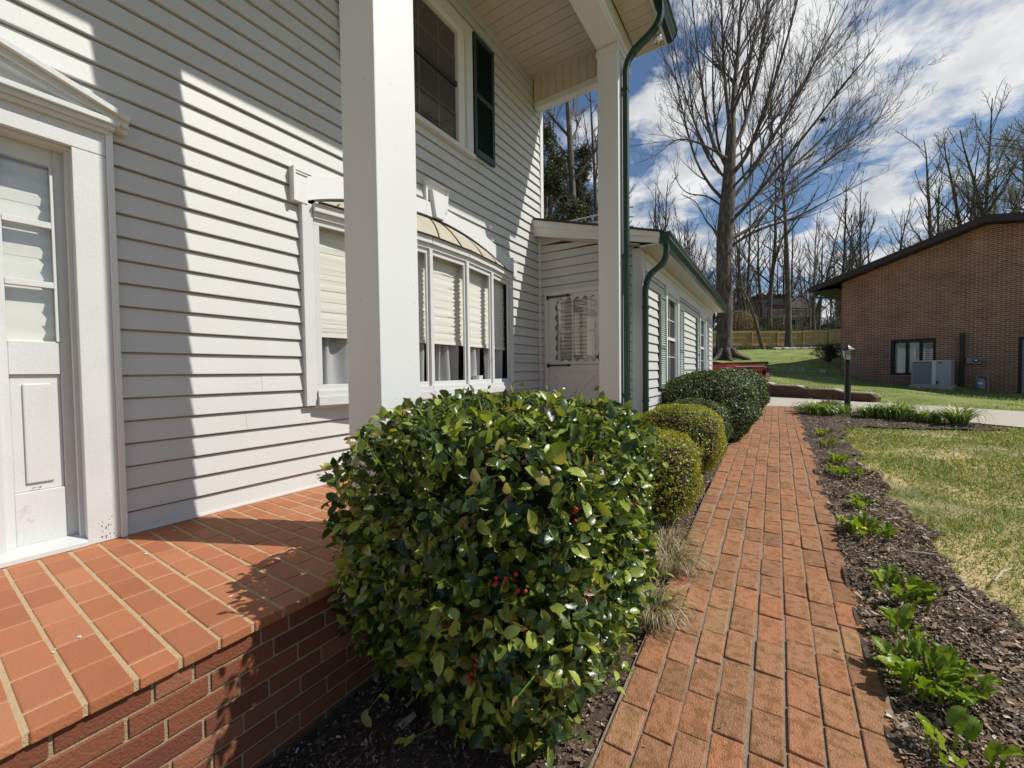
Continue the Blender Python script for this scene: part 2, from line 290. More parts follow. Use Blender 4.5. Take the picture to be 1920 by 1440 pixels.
front = sheet('lawn', xs, ys, gz, M['lawn'], lambda x, y: ((cc_(x, y) < 15.6) | ((x < 3) & (y < 26))) & ~((x > 1.2) & (x < 2.5) & (y > -2.4) & (y < 11.7)), dz=-.03)
# back ground: rows parallel to the driveway edge so that its border is clean
U_, V_ = np.r_[np.linspace(-150, -25, 18), np.linspace(-24, 8, 90), np.linspace(9, 30, 24), np.linspace(35, 160, 18)], np.r_[np.linspace(0, 12, 40), np.linspace(12.5, 45, 50), np.linspace(47, 200, 30)]
UU, VV = np.meshgrid(U_, V_, indexing='ij'); XX = UU*EE[0]+(14.58+VV)*NE[0]; YY = UU*EE[1]+(14.58+VV)*NE[1]
bump_ = .03*np.sin(XX*1.7+YY*.6)+.025*np.sin(YY*2.3-XX*1.1); ZZ = bz(XX, YY)+np.where(VV > .4, bump_, 0)
ny = len(V_); I, J = np.meshgrid(np.arange(len(U_)-1), np.arange(ny-1), indexing='ij'); a = (I*ny+J).ravel(); F = np.c_[a, a+ny, a+ny+1, a+1]
VB = np.c_[XX.ravel(), YY.ravel(), ZZ.ravel()]; c = VB[F].mean(1); F = F[~((c[:, 0] < 2.72) & (c[:, 1] < 25))]
M['lawn2'] = mat('back lawn ground', (.15, .21, .036), .95, .3, .9, 1, 90, col2=(.27, .27, .08), rp=(.42, .70))
link('back_lawn', VB, F, M['lawn2'], smooth=True, kind='structure')
# driveway strip + pad
us = np.linspace(-9.5, 34, 60); vs = np.linspace(11.45, 14.57, 7); UU, VV = np.meshgrid(us, vs, indexing='ij'); XX = UU*EE[0]+VV*NE[0]; YY = UU*EE[1]+VV*NE[1]
ny = 7; I, J = np.meshgrid(np.arange(59), np.arange(6), indexing='ij'); a = (I*ny+J).ravel(); F1 = np.c_[a, a+ny, a+ny+1, a+1]; V1 = np.c_[XX.ravel(), YY.ravel(), gz(XX, YY).ravel()-.004]
V2 = [(-9, 14.2, -.888), (2.9, 14.2, -.888), (2.71, 24.95, -.885), (-9, 24.95, -.885)]; V3 = [(-9, 12.6, -.892), (3.3, 11.6, -.892), (2.9, 14.2, -.892), (-9, 14.2, -.892)]
link('driveway', np.r_[V1, V2, V3], np.r_[F1, [[len(V1), len(V1)+1, len(V1)+2, len(V1)+3]], [[len(V1)+4, len(V1)+5, len(V1)+6, len(V1)+7]]], M['concrete'], kind='structure')
# mulch beds
bedy = [-3, 1, 2.75, 3.1, 3.9, 5.4, 7, 8.2, 8.6, 8.9, 9.15]; bedx = [3.98, 3.97, 3.95, 3.94, 3.90, 3.83, 3.80, 3.85, 4.2, 5.2, 5.9]
def rough(x, y): return gz(x, y)+.018*np.sin(x*9+y*4)*np.sin(y*7-x*3)+.012*np.sin(x*21)*np.sin(y*17)
def bedkeep(x, y):
    e = np.interp(y, bedy, bedx)+.05*np.sin(y*5)+.03*np.sin(y*13); return (x < e) & (x > 3.36) & (cc_(x, y) < 11.43)
sheet('mulch_bed', np.arange(3.34, 6.1, .06), np.arange(-2.5, 11.6, .06), rough, M['mulch'], bedkeep, dz=-.005)
def gl(x, y): return np.interp(y, [-3, 1.5, 3, 5, 12], [-1.50, -1.41, -1.28, -1.13, -.90])+.018*np.sin(x*9+y*4)*np.sin(y*7-x*3)
sheet('mulch_bed', np.arange(1.3, 2.52, .06), np.arange(-2.5, 11.8, .06), gl, M['mulch'], None, dz=0.01)
# brick path
mb = MB(); CW = .115; BL = .205; y = -.5; row = 0
for c in range(8):
    x0 = 2.46+c*CW; y = -.6-random.random()*BL*.5 - (c % 2)*BL*.5
    while y < 11.35:
        bl = BL+random.uniform(-.004, .004); g = .0050; gy = .0025; ya, yb = y+gy, min(y+bl-gy, 11.42 if c > 4 else 11.5)
        if yb-ya > .03:
            t = .05; dz = random.uniform(-.003, .003); tl = random.uniform(-.003, .003); j = random.uniform(-.0025, .0025); xm = x0+j+.004*math.sin(ya*1.3+c)
            za, zb_ = float(gz(3, ya))+dz, float(gz(3, yb))+dz; xa, xb = xm+g, xm+CW-g
            mb.hexa([(xa, ya, za-t), (xb, ya, za-t), (xb, yb, zb_-t), (xa, yb, zb_-t), (xa, ya, za-tl), (xb, ya, za+tl), (xb, yb, zb_+tl), (xa, yb, zb_-tl)])
        y += bl
mb.build('brick_path', M['path_brick'], bevel=.006, kind='structure')
sheet('path_sand', np.array([2.455, 2.9, 3.385]), np.linspace(-.7, 11.45, 60), gz, M['sand'], dz=-.008)

# ------------------------------------------------------------------ scattered small stuff
def frames(nrm, tdir):
    n = nrm/(np.linalg.norm(nrm, axis=1, keepdims=True)+1e-9); b = np.cross(n, tdir); b /= (np.linalg.norm(b, axis=1, keepdims=True)+1e-9); t = np.cross(b, n); return t, b, n
def scatter(name, P, nrm, tdir, size, tv, tf, m, parent=None, kind=None, smooth=False, origin=None, wid=None):
    t, b, n = frames(nrm, tdir); tv = np.asarray(tv, float); s = np.asarray(size).reshape(-1, 1, 1); w = s if wid is None else np.asarray(wid).reshape(-1, 1, 1)
    V = P[:, None]+s*tv[None, :, 0:1]*t[:, None]+w*tv[None, :, 1:2]*b[:, None]+s*tv[None, :, 2:3]*n[:, None]
    tf = np.asarray(tf); Fx = (np.arange(len(P))[:, None, None]*len(tv)+tf[None]).reshape(-1, tf.shape[1])
    return link(name, V.reshape(-1, 3), Fx, m, parent, smooth, origin, kind)
def rdir(n): v = RNG.normal(size=(n, 3)); return v/np.linalg.norm(v, axis=1, keepdims=True)
CH_V = [(-.5, -.5, 0), (.5, -.35, .12), (.4, .5, 0), (-.45, .4, .1)]; CH_F = [(0, 1, 2, 3)]
def chips(n, region, zf, sc=.0135):
    P = region(n); x, y = P[:, 0], P[:, 1]; z = zf(x, y)+RNG.uniform(.002, .014, len(x)); P = np.c_[x, y, z]
    nr = np.array([0, 0, 1.])+RNG.normal(size=(len(x), 3))*.35; s = sc*RNG.lognormal(0, .45, len(x))
    return P, nr, rdir(len(x)), s
def rb(n):
    y = RNG.uniform(.9, 11.2, n*2); y = np.where(RNG.random(n*2) < .6, .9+RNG.random(n*2)**1.5*5, y); x = RNG.uniform(3.37, 6, n*2); k = bedkeep(x, y); return np.c_[x[k], y[k]]
P, nr, td, s = chips(95000, rb, rough)
scatter('bark_chips', P, nr, td, s, CH_V, CH_F, M['chip'], kind='stuff', wid=s*.38)
bpy.data.objects['bark_chips']['label'] = 'dark bark mulch chips covering the bed right of the brick path'
def lb(n): return np.c_[RNG.uniform(1.46, 2.455, n), .6+RNG.random(n)**1.4*8]
P, nr, td, s = chips(20000, lb, lambda x, y: gl(x, y)+.012)
tag(scatter('bark_chips', P, nr, td, s, CH_V, CH_F, M['chip'], kind='stuff', wid=s*.4), 'dark bark mulch chips under the shrubs beside the porch')
P, nr, td, s = chips(1500, rb, rough, .03); 
tag(scatter('leaf_litter', P+[0, 0, .008], nr, td, s, CH_V, CH_F, M['lit'], kind='stuff', wid=s*.35), 'pale dry leaf bits and straw scattered on the mulch')
# grass
GR_V = [(0, -.5, 0), (0, .5, 0), (.6, .3, .05), (.6, -.3, .05), (1, 0, .22)]; GR_F = [(0, 1, 2), (0, 2, 3), (3, 2, 4)]
def grass(n, x, y, z, h, lean=.5):
    k = len(x); up = np.array([0, 0, 1.])+RNG.normal(size=(k, 3))*lean; nr = rdir(k)
    return np.c_[x, y, z], nr, up, h
n = 260000; x = 3.7+RNG.random(n)*5.6; y = 1.2+RNG.random(n)*9.4; d = np.hypot(x-3, y); straw = np.sin(x*1.9+np.sin(y*1.3)*1.5+.6)*np.sin(y*1.6+np.sin(x*1.1))+.5*np.sin(x*4.3-y*2.1)*np.sin(y*3.7+x); dr_ = np.where(straw > .25, .30, 1.)
k = (RNG.random(n) < dr_) & (x > np.interp(y, bedy, bedx)+.03*np.sin(y*11)+.05*np.sin(y*5)-.02) & (cc_(x, y) < 11.4) & (RNG.random(n) < np.clip(4.5/d, .25, 1)) & (x < 3+y*1.15+.4); x, y = x[k], y[k]; d = d[k]
pat = np.sin(x*2.1+1)*np.sin(y*1.7)+np.sin(x*5+y*3)*.5; hh = RNG.uniform(.022, .05, len(x))*(1+.25*pat)
P, nr, up, h = grass(len(x), x, y, gz(x, y)-.03, hh)
tag(scatter('grass', P, nr, up, h, GR_V, GR_F, M['grass'], kind='stuff', wid=.0022*np.clip(d*.7, 1, 6)), 'patchy green and straw coloured lawn grass right of the mulch bed')
n = 90000; u = RNG.uniform(-14, 8, n); v = RNG.random(n)**1.6*30+.12; x = u*EE[0]+(14.58+v)*NE[0]; y = u*EE[1]+(14.58+v)*NE[1]
k = (x > 2.8) & ~((-.35*(5.3-x)-.937*(22.04-y) > -.1) & (x > 5.2)); x, y, v = x[k], y[k], v[k]; P, nr, up, h = grass(len(x), x, y, bz(x, y)-.005, RNG.uniform(.03, .075, len(x)))
tag(scatter('grass', P, nr, up, h, GR_V, GR_F, M['grass'], kind='stuff', wid=.010+.0006*v), 'green spring grass on the bank beyond the driveway')

# ------------------------------------------------------------------ the white house
FZ = -.864
house = empty('house', (0, 0, FZ), 'white clapboard two storey house with brick porch, square columns and green gutters', 'house')
EXP = .1255; Z0 = .517
def siding(name, plane, u0, u1, z0, z1, holes, flip=1, top=None, seams=0):
    """plane ('x',val) : courses run along y facing +x ; ('y',val): run along x facing -y"""
    mb = MB(); k0 = math.floor((z0-Z0)/EXP)-1; k = k0
    while True:
        zb = Z0+k*EXP; zt = zb+EXP; k += 1
        if zb >= z1: break
        if zt <= z0: continue
        za, zc = max(zb, z0), min(zt, z1); iv = [(u0, u1)]
        for (a, b, c, d) in holes:
            if c < zc-.02 and d > za+.02:
                nv = []
                for (p, q) in iv:
                    if b <= p or a >= q: nv.append((p, q))
                    else:
                        if a > p: nv.append((p, a))
                        if b < q: nv.append((b, q))
                iv = nv
        pieces = [(p, q, za, zc) for (p, q) in iv]
        for (a, b, c, d) in holes:
            if c < zc-.02 and d > za+.02:
                a2, b2 = max(a, u0), min(b, u1)
                if d < zc-.012: pieces.append((a2, b2, d, zc))
                if c > za+.012: pieces.append((a2, b2, za, c))
        for (p, q, za, zc) in pieces:
            cuts = [p, q]
            if seams:
                cuts = sorted([p]+[s_ for s_ in [(random.Random(k*7+i).uniform(u0, u1)) for i in range(seams)] if p+.3 < s_ < q-.3]+[q])
            for i in range(len(cuts)-1):
                a, b = cuts[i], cuts[i+1]-(.0012 if i < len(cuts)-2 else 0); e = random.uniform(-.0008, .0008)
                fo = lambda zz: .021-(zz-zb)/EXP*.019+e
                prof = [(-.02, zc), (-.018, zc), (-.018, zc-.0115), (fo(zc), zc-.0118), (fo(za+.004)+.001, za+.004), (fo(za), za), (-.018, za-.0005), (-.02, za)]
                if top:
                    tt = [min(zc, top(a)), min(zc, top(b))]
                else: tt = [zc, zc]
                def pt(u, o, z): return (plane[1]+o, u, z) if plane[0] == 'x' else (u, plane[1]-o, z)
                V = []
                for u, tz in ((a, tt[0]), (b, tt[1])):
                    if tz < za+.004: tz = za+.004
                    V += [pt(u, o, min(z, tz)) for o, z in prof]
                n = 8; Fc = [(i_, (i_+1) % n, n+(i_+1) % n, n+i_) for i_ in range(n)]+[tuple(range(n))[::-1], tuple(range(n, 2*n))]
                mb.add(V, Fc)
    return mb.build(name, M['siding'], house)
BAY = (1.75, 4.53, -.2, 1.40); ENT = (-1.30, .66, FZ-.1, 1.30); UW = (2.50, 3.76, 2.52, 3.95)
siding('siding', ('x', 0), -6, 5.42, -.86, 4.3, [BAY, ENT, UW], seams=2)
MB().box(-.25, -.03, 1.75, 4.53, 1.38, 4.4).box(-.25, -.03, -6, -1.3, -1, 4.4).box(-.25, -.03, -1.3, .66, 1.28, 4.4).box(-.25, -.03, .66, 1.75, -1, 4.4).box(-.25, -.03, 4.53, 5.42, -1, 4.4).box(-.25, -.03, 1.75, 4.53, -1, -.2).build('wall_core', M['dark'], house)
MB().box(-7, -6.8, -6, 5.42, -1.2, 4.4).box(-7, -.26, 5.30, 5.42, -1.2, 4.4).box(-7, -.26, -6.1, -6, -1.2, 4.4).build('outer_wall', M['siding'], house)
MB().box(-1.6, -1.55, 1.2, 5.2, -1, 2).box(-1.55, -.26, 1.2, 5.2, -.9, -.86).build('room_wall', M['dark'], house)
MB().box(-.06, .028, 5.415, 5.50, -.86, 4.26).build('corner_board', M['trim'], house, .003)
# base trim strip
MB().box(-.02, .026, .69, 5.36, -.864, -.85).build('starter_strip', M['trim'], house)
# porch floor of real bricks
mb = MB(); j = 0; y = -2.617; jw = .1028
while y < 5.36:
    off = .0 if j % 2 else .101; x = -.05-off if j % 2 == 0 else -.05
    wj = .0105+random.uniform(-.0015, .0025)
    x = 1.472-(.2015*(.5 if j % 2 else 1.0))
    edges = [1.472]
    while edges[-1] > -.3:
        edges.append(edges[-1]-(.2015*(.52 if (len(edges) == 1 and j % 2) else 1.0)+random.uniform(-.005, .005)))
    for i in range(len(edges)-1):
        xb, xa = edges[i], edges[i+1]+.0065; z = FZ+random.uniform(-.0015, .0015); y1 = y+jw-wj+random.uniform(-.001, .001)
        if xb <= 0.0: break
        zt = -.058 if i == 0 else -.03
        mb.box(max(xa, -.02), xb, y, min(y1, 5.355), FZ+zt if i else FZ-.038, z)
    y += jw; j += 1
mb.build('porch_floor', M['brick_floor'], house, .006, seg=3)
MB().box(0, 1.466, -2.6, 5.36, FZ-.036, FZ-.0035).build('floor_mortar', M['mortar'], house)
# porch base wall bricks
mb = MB(); z = FZ-.043; r = 0
while z > -1.75:
    y = -2.6-(r % 2)*.1-random.random()*.03
    while y < 5.3:
        L_ = (.203 if r or random.random() < .5 else .1) ; j = random.uniform(-.0015, .0015)
        mb.box(1.35, 1.452+j, y+.0047, y+L_-.0047, z-.0590, z-.0010)
        y += L_
    z -= .069; r += 1
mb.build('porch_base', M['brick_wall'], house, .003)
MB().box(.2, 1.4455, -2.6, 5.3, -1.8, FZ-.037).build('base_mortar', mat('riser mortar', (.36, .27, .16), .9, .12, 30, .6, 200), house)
mb = MB()
for i in range(11):
    x, y = random.uniform(.05, 1.4), random.uniform(.1, 1.6); l = random.uniform(.003, .012); a = random.uniform(0, 3.1); zq = FZ+.0035; c_, s_ = math.cos(a)*l, math.sin(a)*l; w_ = random.uniform(.25, .6)
    mb.prism([(x-c_, y-s_), (x+s_*w_, y-c_*w_), (x+c_, y+s_), (x-s_*w_, y+c_*w_)], 2, zq-.001, zq)
mb.build('paint_flecks', M['trim'], house)
# columns
def column(y0, label=None):
    c = MB().box(1.14, 1.40, y0, y0+.26, FZ, 3.93).build('column', M['trim'], house, .006)
    b = MB().box(1.125, 1.415, y0-.015, y0+.275, 3.84, 3.905).build('capital', M['trim'], c, .004)
    b = MB().box(1.13, 1.41, y0-.01, y0+.27, FZ, FZ+.09).build('plinth', M['trim'], c, .004)
    q = MB()
    for i in range(12): zq = random.uniform(FZ+.2, 3.8); xq = random.uniform(1.15, 1.39); q.tube([(xq, y0+.001, zq), (xq, y0-.0012, zq)], random.uniform(.001, .0028), 6); yq = y0+random.uniform(.02, .24); q.tube([(1.399, yq, zq), (1.4012, yq, zq)], .0015, 5)
    q.build('nail_marks', M['grime'], c)
    return c
column(1.293); column(4.851); column(-2.27)
# porch ceiling (ribbed panels), beams, soffit, gutter, roof
mb = MB(); y = -6
while y < 5.2:
    mb.box(0.0, 1.16, y, y+.136, 4.262, 4.285); mb.box(0.0, 1.16, y+.136, y+.145, 4.270, 4.285); y += .145
mb.build('porch_ceiling', M['soffit'], house)
mb = MB(); y = -6
while y < 5.58:
    mb.box(1.42, 1.80, y, min(y+.136, 5.60), 4.222, 4.24); mb.box(1.42, 1.80, y+.136, min(y+.145, 5.6), 4.228, 4.24); y += .145
mb.build('eave_soffit', M['soffit'], house)
MB().box(1.14, 1.40, -6, 5.36, 3.93, 3.99).build('beam_underside', M['trim'], house, .003)
MB().box(1.135, 1.395, -6, 5.355, 3.99, 4.262).box(1.395, 1.415, -6, 5.355, 3.955, 4.03).build('beam', M['trim'], house, .003)
mb = MB(); y = -6
while y < 5.34:
    mb.box(1.396, 1.408, y, y+.11, 4.031, 4.221); y += .114
mb.build('frieze_panels', M['soffit'], house)
mb = MB(); x = 0.03
while x < 1.13:
    mb.box(x, min(x+.112, 1.138), 5.232, 5.26, 3.925, 4.262); x += .118
mb.build('gable_panels', M['soffit'], house)
MB().box(.028, 1.138, 5.236, 5.36, 3.83, 3.922).box(.028, 1.40, 5.262, 5.36, 3.922, 4.262).box(1.14, 1.40, 5.12, 5.36, 3.83, 3.93).build('gable_beam', M['trim'], house, .003)
MB().box(1.78, 1.802, -6, 5.6, 4.20, 4.36).box(0, 1.78, 5.60, 5.62, 4.215, 4.6).build('fascia', M['trim'], house)
GP = [(1.803, 4.215), (1.803, 4.345), (1.812, 4.345), (1.812, 4.225), (1.868, 4.225), (1.905, 4.275), (1.905, 4.325), (1.925, 4.332), (1.925, 4.350), (1.915, 4.355), (1.915, 4.342), (1.895, 4.335), (1.895, 4.275), (1.865, 4.215)]
def gutter(prof, y0, y1, nm='gutter'):
    mb = MB(); n = len(prof); mb.add([(p[0], y0, p[1]) for p in prof]+[(p[0], y1, p[1]) for p in prof], [(i, (i+1) % n, n+(i+1) % n, n+i) for i in range(n)])
    x0, z0, z1 = prof[0][0], prof[0][1], prof[1][1]
    for yy in (y0, y1):
        o = [(x0, z0), (prof[-1][0]+.0, z0), (prof[5][0]+.01, prof[5][1]), (prof[8][0], prof[8][1]), (x0, z1)]
        mb.prism(o, 1, yy-.002, yy+.002)
    return mb.build(nm, M['green'], house)
gutter(GP, -6, 5.61)
MB().hexa([(-3.5, -6.2, 6.15), (1.83, -6.2, 4.37), (1.83, 5.62, 4.37), (-3.5, 5.62, 6.15), (-3.5, -6.2, 6.25), (1.85, -6.2, 4.40), (1.85, 5.64, 4.40), (-3.5, 5.64, 6.25)]).hexa([(-8.8, -6.2, 4.37), (-3.5, -6.2, 6.15), (-3.5, 5.62, 6.15), (-8.8, 5.62, 4.37), (-8.8, -6.2, 4.40), (-3.5, -6.2, 6.25), (-3.5, 5.64, 6.25), (-8.8, 5.64, 4.40)]).build('main_roof', M['shingle'], house)
for a_ in (5.3, -6.1): MB().prism([(-8.6, 4.3), (1.7, 4.3), (-3.5, 6.1)], 1, a_, a_+.1).build('gable_wall', M['siding'], house)
def downspout(pts, w=.082, d=.06):
    o = MB().rtube(pts, w, d).build('downspout', M['green'], house, .008); return o
def bend(a, b, c, n=6):  # quadratic bezier
    a, b, c = map(np.array, (a, b, c)); return [tuple((1-t)**2*a+2*t*(1-t)*b+t*t*c) for t in np.linspace(0, 1, n)]
Y1 = 4.98
ds = downspout([(1.865, Y1, 4.24)]+bend((1.865, Y1, 4.15), (1.86, Y1, 4.0), (1.73, Y1, 3.93))+bend((1.62, Y1, 3.87), (1.47, Y1, 3.80), (1.452, Y1, 3.62))+[(1.452, Y1, 2), (1.452, Y1, .2), (1.452, Y1, -.5)]+bend((1.46, Y1, -.7), (1.47, Y1, -.82), (1.56, Y1, -.90)))
for z in (3.4, 1.4, -.3): MB().box(1.41, 1.487, Y1-.046, Y1+.046, z, z+.03).build('bracket', M['green'], ds)
Y2 = 5.34
ds = downspout([(1.845, Y2, 1.60)]+bend((1.845, Y2, 1.52), (1.845, Y2, 1.36), (1.74, Y2, 1.30))+bend((1.68, Y2, 1.26), (1.59, Y2, 1.20), (1.585, Y2, 1.02))+[(1.585, Y2, .3), (1.585, Y2, -.7)]+bend((1.585, Y2, -.78), (1.59, Y2, -.9), (1.68, Y2, -.96)))
for z in (.8, -.4): MB().box(1.55, 1.621, Y2-.046, Y2+.046, z, z+.03).build('bracket', M['green'], ds)
fl = MB().tube([(1.70, 5.38, 4.221), (1.70, 5.38, 4.19)], .05, 12).tube([(1.70, 5.38, 4.19), (1.72, 5.36, 4.15)], .018, 8).build('floodlight', M['trim'], house)
MB().tube([(1.705, 5.375, 4.165), (1.735, 5.33, 4.12), (1.76, 5.30, 4.085), (1.765, 5.295, 4.08)], [.022, .05, .055, .01], 12).build('bulb', M['chrome'], fl, smooth=True)

# bow window ---------------------------------------------------------------
bow = MB().box(.0, .055, 1.70, 1.785, -.235, 1.29).box(.0, .055, 4.495, 4.575, -.235, 1.29).box(0, .03, 1.785, 4.495, -.26, -.2).build('bow_window', M['oldtrim'], house, .004)
VTX = [(.04, 1.79), (.14, 2.32), (.205, 2.86), (.205, 3.41), (.14, 3.95), (.04, 4.49)]
def seg(mb, p, q, o0, o1, z0, z1, e0=0., e1=0.):
    p, q = np.array(p), np.array(q); t = (q-p)/np.linalg.norm(q-p); n = np.array([t[1], -t[0]]); L = np.linalg.norm(q-p)
    a, b = p+t*e0, p+t*(L-e1); c = [a+n*o0, b+n*o0, b+n*o1, a+n*o1]
    mb.add([(k[0], k[1], z0) for k in c]+[(k[0], k[1], z1) for k in c], [(0, 1, 2, 3), (7, 6, 5, 4), (1, 0, 4, 5), (2, 1, 5, 6), (3, 2, 6, 7), (0, 3, 7, 4)])
ms_ = MB(); mh = MB(); mg = MB(); mf = MB()
for i in range(5):
    p, q = VTX[i], VTX[i+1]
    seg(mf, p, q, -.03, .045, -.235, -.165); seg(mf, p, q, -.03, .03, -.165, -.12)     # sill
    seg(mh, p, q, -.03, .022, 1.19, 1.235); seg(mh, p, q, -.03, .05, 1.235, 1.285); seg(mh, p, q, -.03, .066, 1.285, 1.30)
    f = MB(); seg(f, p, q, -.02, .0, -.12, -.075, .0, .0); seg(f, p, q, -.02, .0, 1.145, 1.19, 0, 0); seg(f, p, q, -.02, .0, -.075, 1.145, .0, .045); seg(f, p, q, -.02, .0, -.075, 1.145, .4989*0+np.linalg.norm(np.subtract(q, p))-.045, .0); seg(f, p, q, -.02, 0, -.075, 1.145, 0, np.linalg.norm(np.subtract(q, p))-.045)
    f = MB(); L = np.linalg.norm(np.subtract(q, p))
    seg(f, p, q, -.02, .004, -.12, -.075); seg(f, p, q, -.02, .004, 1.145, 1.19); seg(f, p, q, -.02, .004, -.075, 1.145, 0, L-.045); seg(f, p, q, -.02, .004, -.075, 1.145, L-.045, 0)
    sash = f.build('sash', M['oldtrim'], bow, .003)
    if i: 
        mm = MB().box(p[0]-.02, p[0]+.026, p[1]-.02, p[1]+.02, -.165, 1.19).build('mullion', M['oldtrim'], bow, .003)
    g = MB(); seg(g, p, q, -.012, -.009, -.075, 1.145, .04, .04); g.f = [g.f[3]]; g.build('pane', M['glass'], bow)
mf.build('sill', M['oldtrim'], bow, .003); mh.build('head_board', M['oldtrim'], bow, .003)
# inside: shade, curtains, dark room
def pleat(name, P, z0, z1, pitch, amp, m, parent, nrm):
    """P polyline in plan (list of xy), pleated vertically"""
    k = int((z1-z0)/(pitch/2)); V = []; n = len(P)
    for j in range(k+1):
        z = z1-(z1-z0)*j/k; o = amp*(1 if j % 2 else -1)+.003*math.sin(j*1.7)
        for p in P: V.append((p[0]+nrm[0]*o, p[1]+nrm[1]*o, z+.004*math.sin(j*.9+p[1]*2)))
    Fc = np.array([(j*n+i, j*n+i+1, (j+1)*n+i+1, (j+1)*n+i) for j in range(k) for i in range(n-1)])
    return link(name, V, Fc, m, parent)
IN = [(x-.10, y) for x, y in VTX]; IN[0] = (-.04, 1.80); IN[-1] = (-.04, 4.48)
pleat('shade', IN, .33, 1.19, .042, .0105, M['shade'], bow, (1, 0))
sm = MB()
for i in range(5): seg(sm, IN[i], IN[i+1], -.012, .012, .30, .335)
sm.build('shade_rail', M['shade'], bow)
def drape(name, P, z0, z1, m, parent, amp=.03, fq=34, seed=0, zt=None):
    n = 90; V = []; r_ = random.Random(seed); ph = r_.random()*6; K = 7
    for j in range(K):
        t = j/(K-1); z = z1+(z0-z1)*t
        for i in range(n):
            s = i/(n-1); u = s*(len(P)-1); a = min(int(u), len(P)-2); w = u-a; x = P[a][0]*(1-w)+P[a+1][0]*w; y = P[a][1]*(1-w)+P[a+1][1]*w
            zz = z+(zt(s)*(1-t) if zt else 0); V.append((x+amp*math.sin(fq*s+ph+math.sin(5*s))+.01*math.sin(3*t+9*s), y+.012*math.sin(2*t+s*7), zz))
    return link(name, V, np.array([(j*n+i, j*n+i+1, (j+1)*n+i+1, (j+1)*n+i) for j in range(K-1) for i in range(n-1)]), m, parent, True)
drape('curtain', [(-.10, 1.82), (-.04, 2.15)], -.2, .315, M['curtain'], bow, .03, 16, 1)
drape('curtain', [(-.04, 2.2), (.03, 2.9)], -.2, .315, M['curtain'], bow, .035, 26, 7)
drape('curtain', [(.02, 3.0), (.06, 3.42)], -.2, .315, M['curtain'], bow, .035, 24, 2)
drape('curtain', [(-.02, 3.98), (-.05, 4.42)], -.2, .315, M['curtain'], bow, .03, 20, 9)
drape('curtain', [(.06, 3.5), (.0, 3.86)], -.2, .315, M['curtain'], bow, .035, 19, 3)
MB().tube([(.10, 3.72, -.155), (.10, 3.72, -.03)], [.045, .06], 14).build('cup', M['trim'], bow)
MB().box(-.5, .04, 1.8, 4.48, -.16, -.155).build('seat_board', M['oldtrim'], bow)
# arched header + awning
def arch(y, z_s, rise): # circular arc through ends 1.72/4.56
    c = 3.14; h = 1.42; Rr = (h*h+rise*rise)/(2*rise); return z_s+rise-Rr+math.sqrt(max(Rr*Rr-(y-c)**2, 0))
ysn = np.linspace(1.72, 4.56, 41); mb = MB()
for i in range(40):
    a, b = ysn[i], ysn[i+1]; zl = [arch(a, 1.30, .30), arch(b, 1.30, .30)]; zu = [arch(a, 1.48, .26)+.0, arch(b, 1.48, .26)]
    mb.hexa([(.018, a, zl[0]), (.048, a, zl[0]), (.048, b, zl[1]), (.018, b, zl[1]), (.018, a, zu[0]), (.048, a, zu[0]), (.048, b, zu[1]), (.018, b, zu[1])])
hd = mb.build('arched_header', M['trim'], house)
MB().prism([(3.10, 1.60), (3.22, 1.60), (3.275, 1.86), (3.045, 1.86)], 0, .02, .085).build('keystone', M['trim'], hd, .003)
MB().prism([(3.03, 1.87), (3.29, 1.87), (3.31, 1.945), (3.01, 1.945), ], 0, .015, .035).prism([(3.0, 1.60), (3.012, 1.60), (3.02, 1.95), (2.985, 1.95)], 0, .0, .05).prism([(3.27, 1.70), (3.29, 1.70), (3.325, 1.95), (3.30, 1.95)], 0, .0, .06).box(.0, .075, 2.99, 3.32, 1.944, 1.956).build('keystone_frame', M['trim'], hd)
for ya, yb in ((1.645, 1.745), (4.55, 4.665)): MB().box(.018, .062, ya, yb, 1.275, 1.475).box(.01, .075, ya-.012, ya+.006, 1.27, 1.52).box(.02, .07, ya, yb, 1.475, 1.487).build('end_block', M['trim'], hd, .003)
def bowx(y):
    return float(np.interp(y, [v[1] for v in VTX], [v[0] for v in VTX]))
NS = 40; ysn = np.linspace(1.80, 4.48, NS+1); V = []
for y in ysn:
    xo, zo = bowx(y)+.06, 1.303; xi, zi = .03, arch(y, 1.285, .30)
    for t in np.linspace(0, 1, 5): V.append((xi*(1-t)+xo*t+.015*math.sin(math.pi*t), y, zi*(1-t)+zo*t+.02*math.sin(math.pi*t)*(zi-zo)/.3))
link('awning', V, np.array([(i*5+j, (i+1)*5+j, (i+1)*5+j+1, i*5+j+1) for i in range(NS) for j in range(4)]), M['tan'], house, True)
aw = bpy.data.objects['awning']
for y in (1.95, 2.25, 2.6, 2.95, 3.32, 3.68, 4.02, 4.3):
    i = int((y-1.8)/2.68*NS); pts = [(V[i*5+j][0]+.004, V[i*5+j][1]+(.10*(1-j/4) if y > 3.14 else -.10*(1-j/4))*-1, V[i*5+j][2]+.004) for j in range(5)]
    MB().tube(pts, .006, 5).build('rib', M['black'], aw)
MB().tube([(V[i*5+4][0]+.006, V[i*5+4][1], V[i*5+4][2]-.004) for i in range(NS+1)], .010, 5).build('awning_edge', M['black'], aw)
MB().tube([(V[i*5][0]+.02, V[i*5][1], V[i*5][2]+.0) for i in range(NS+1)], .010, 5).build('awning_edge', M['black'], aw)

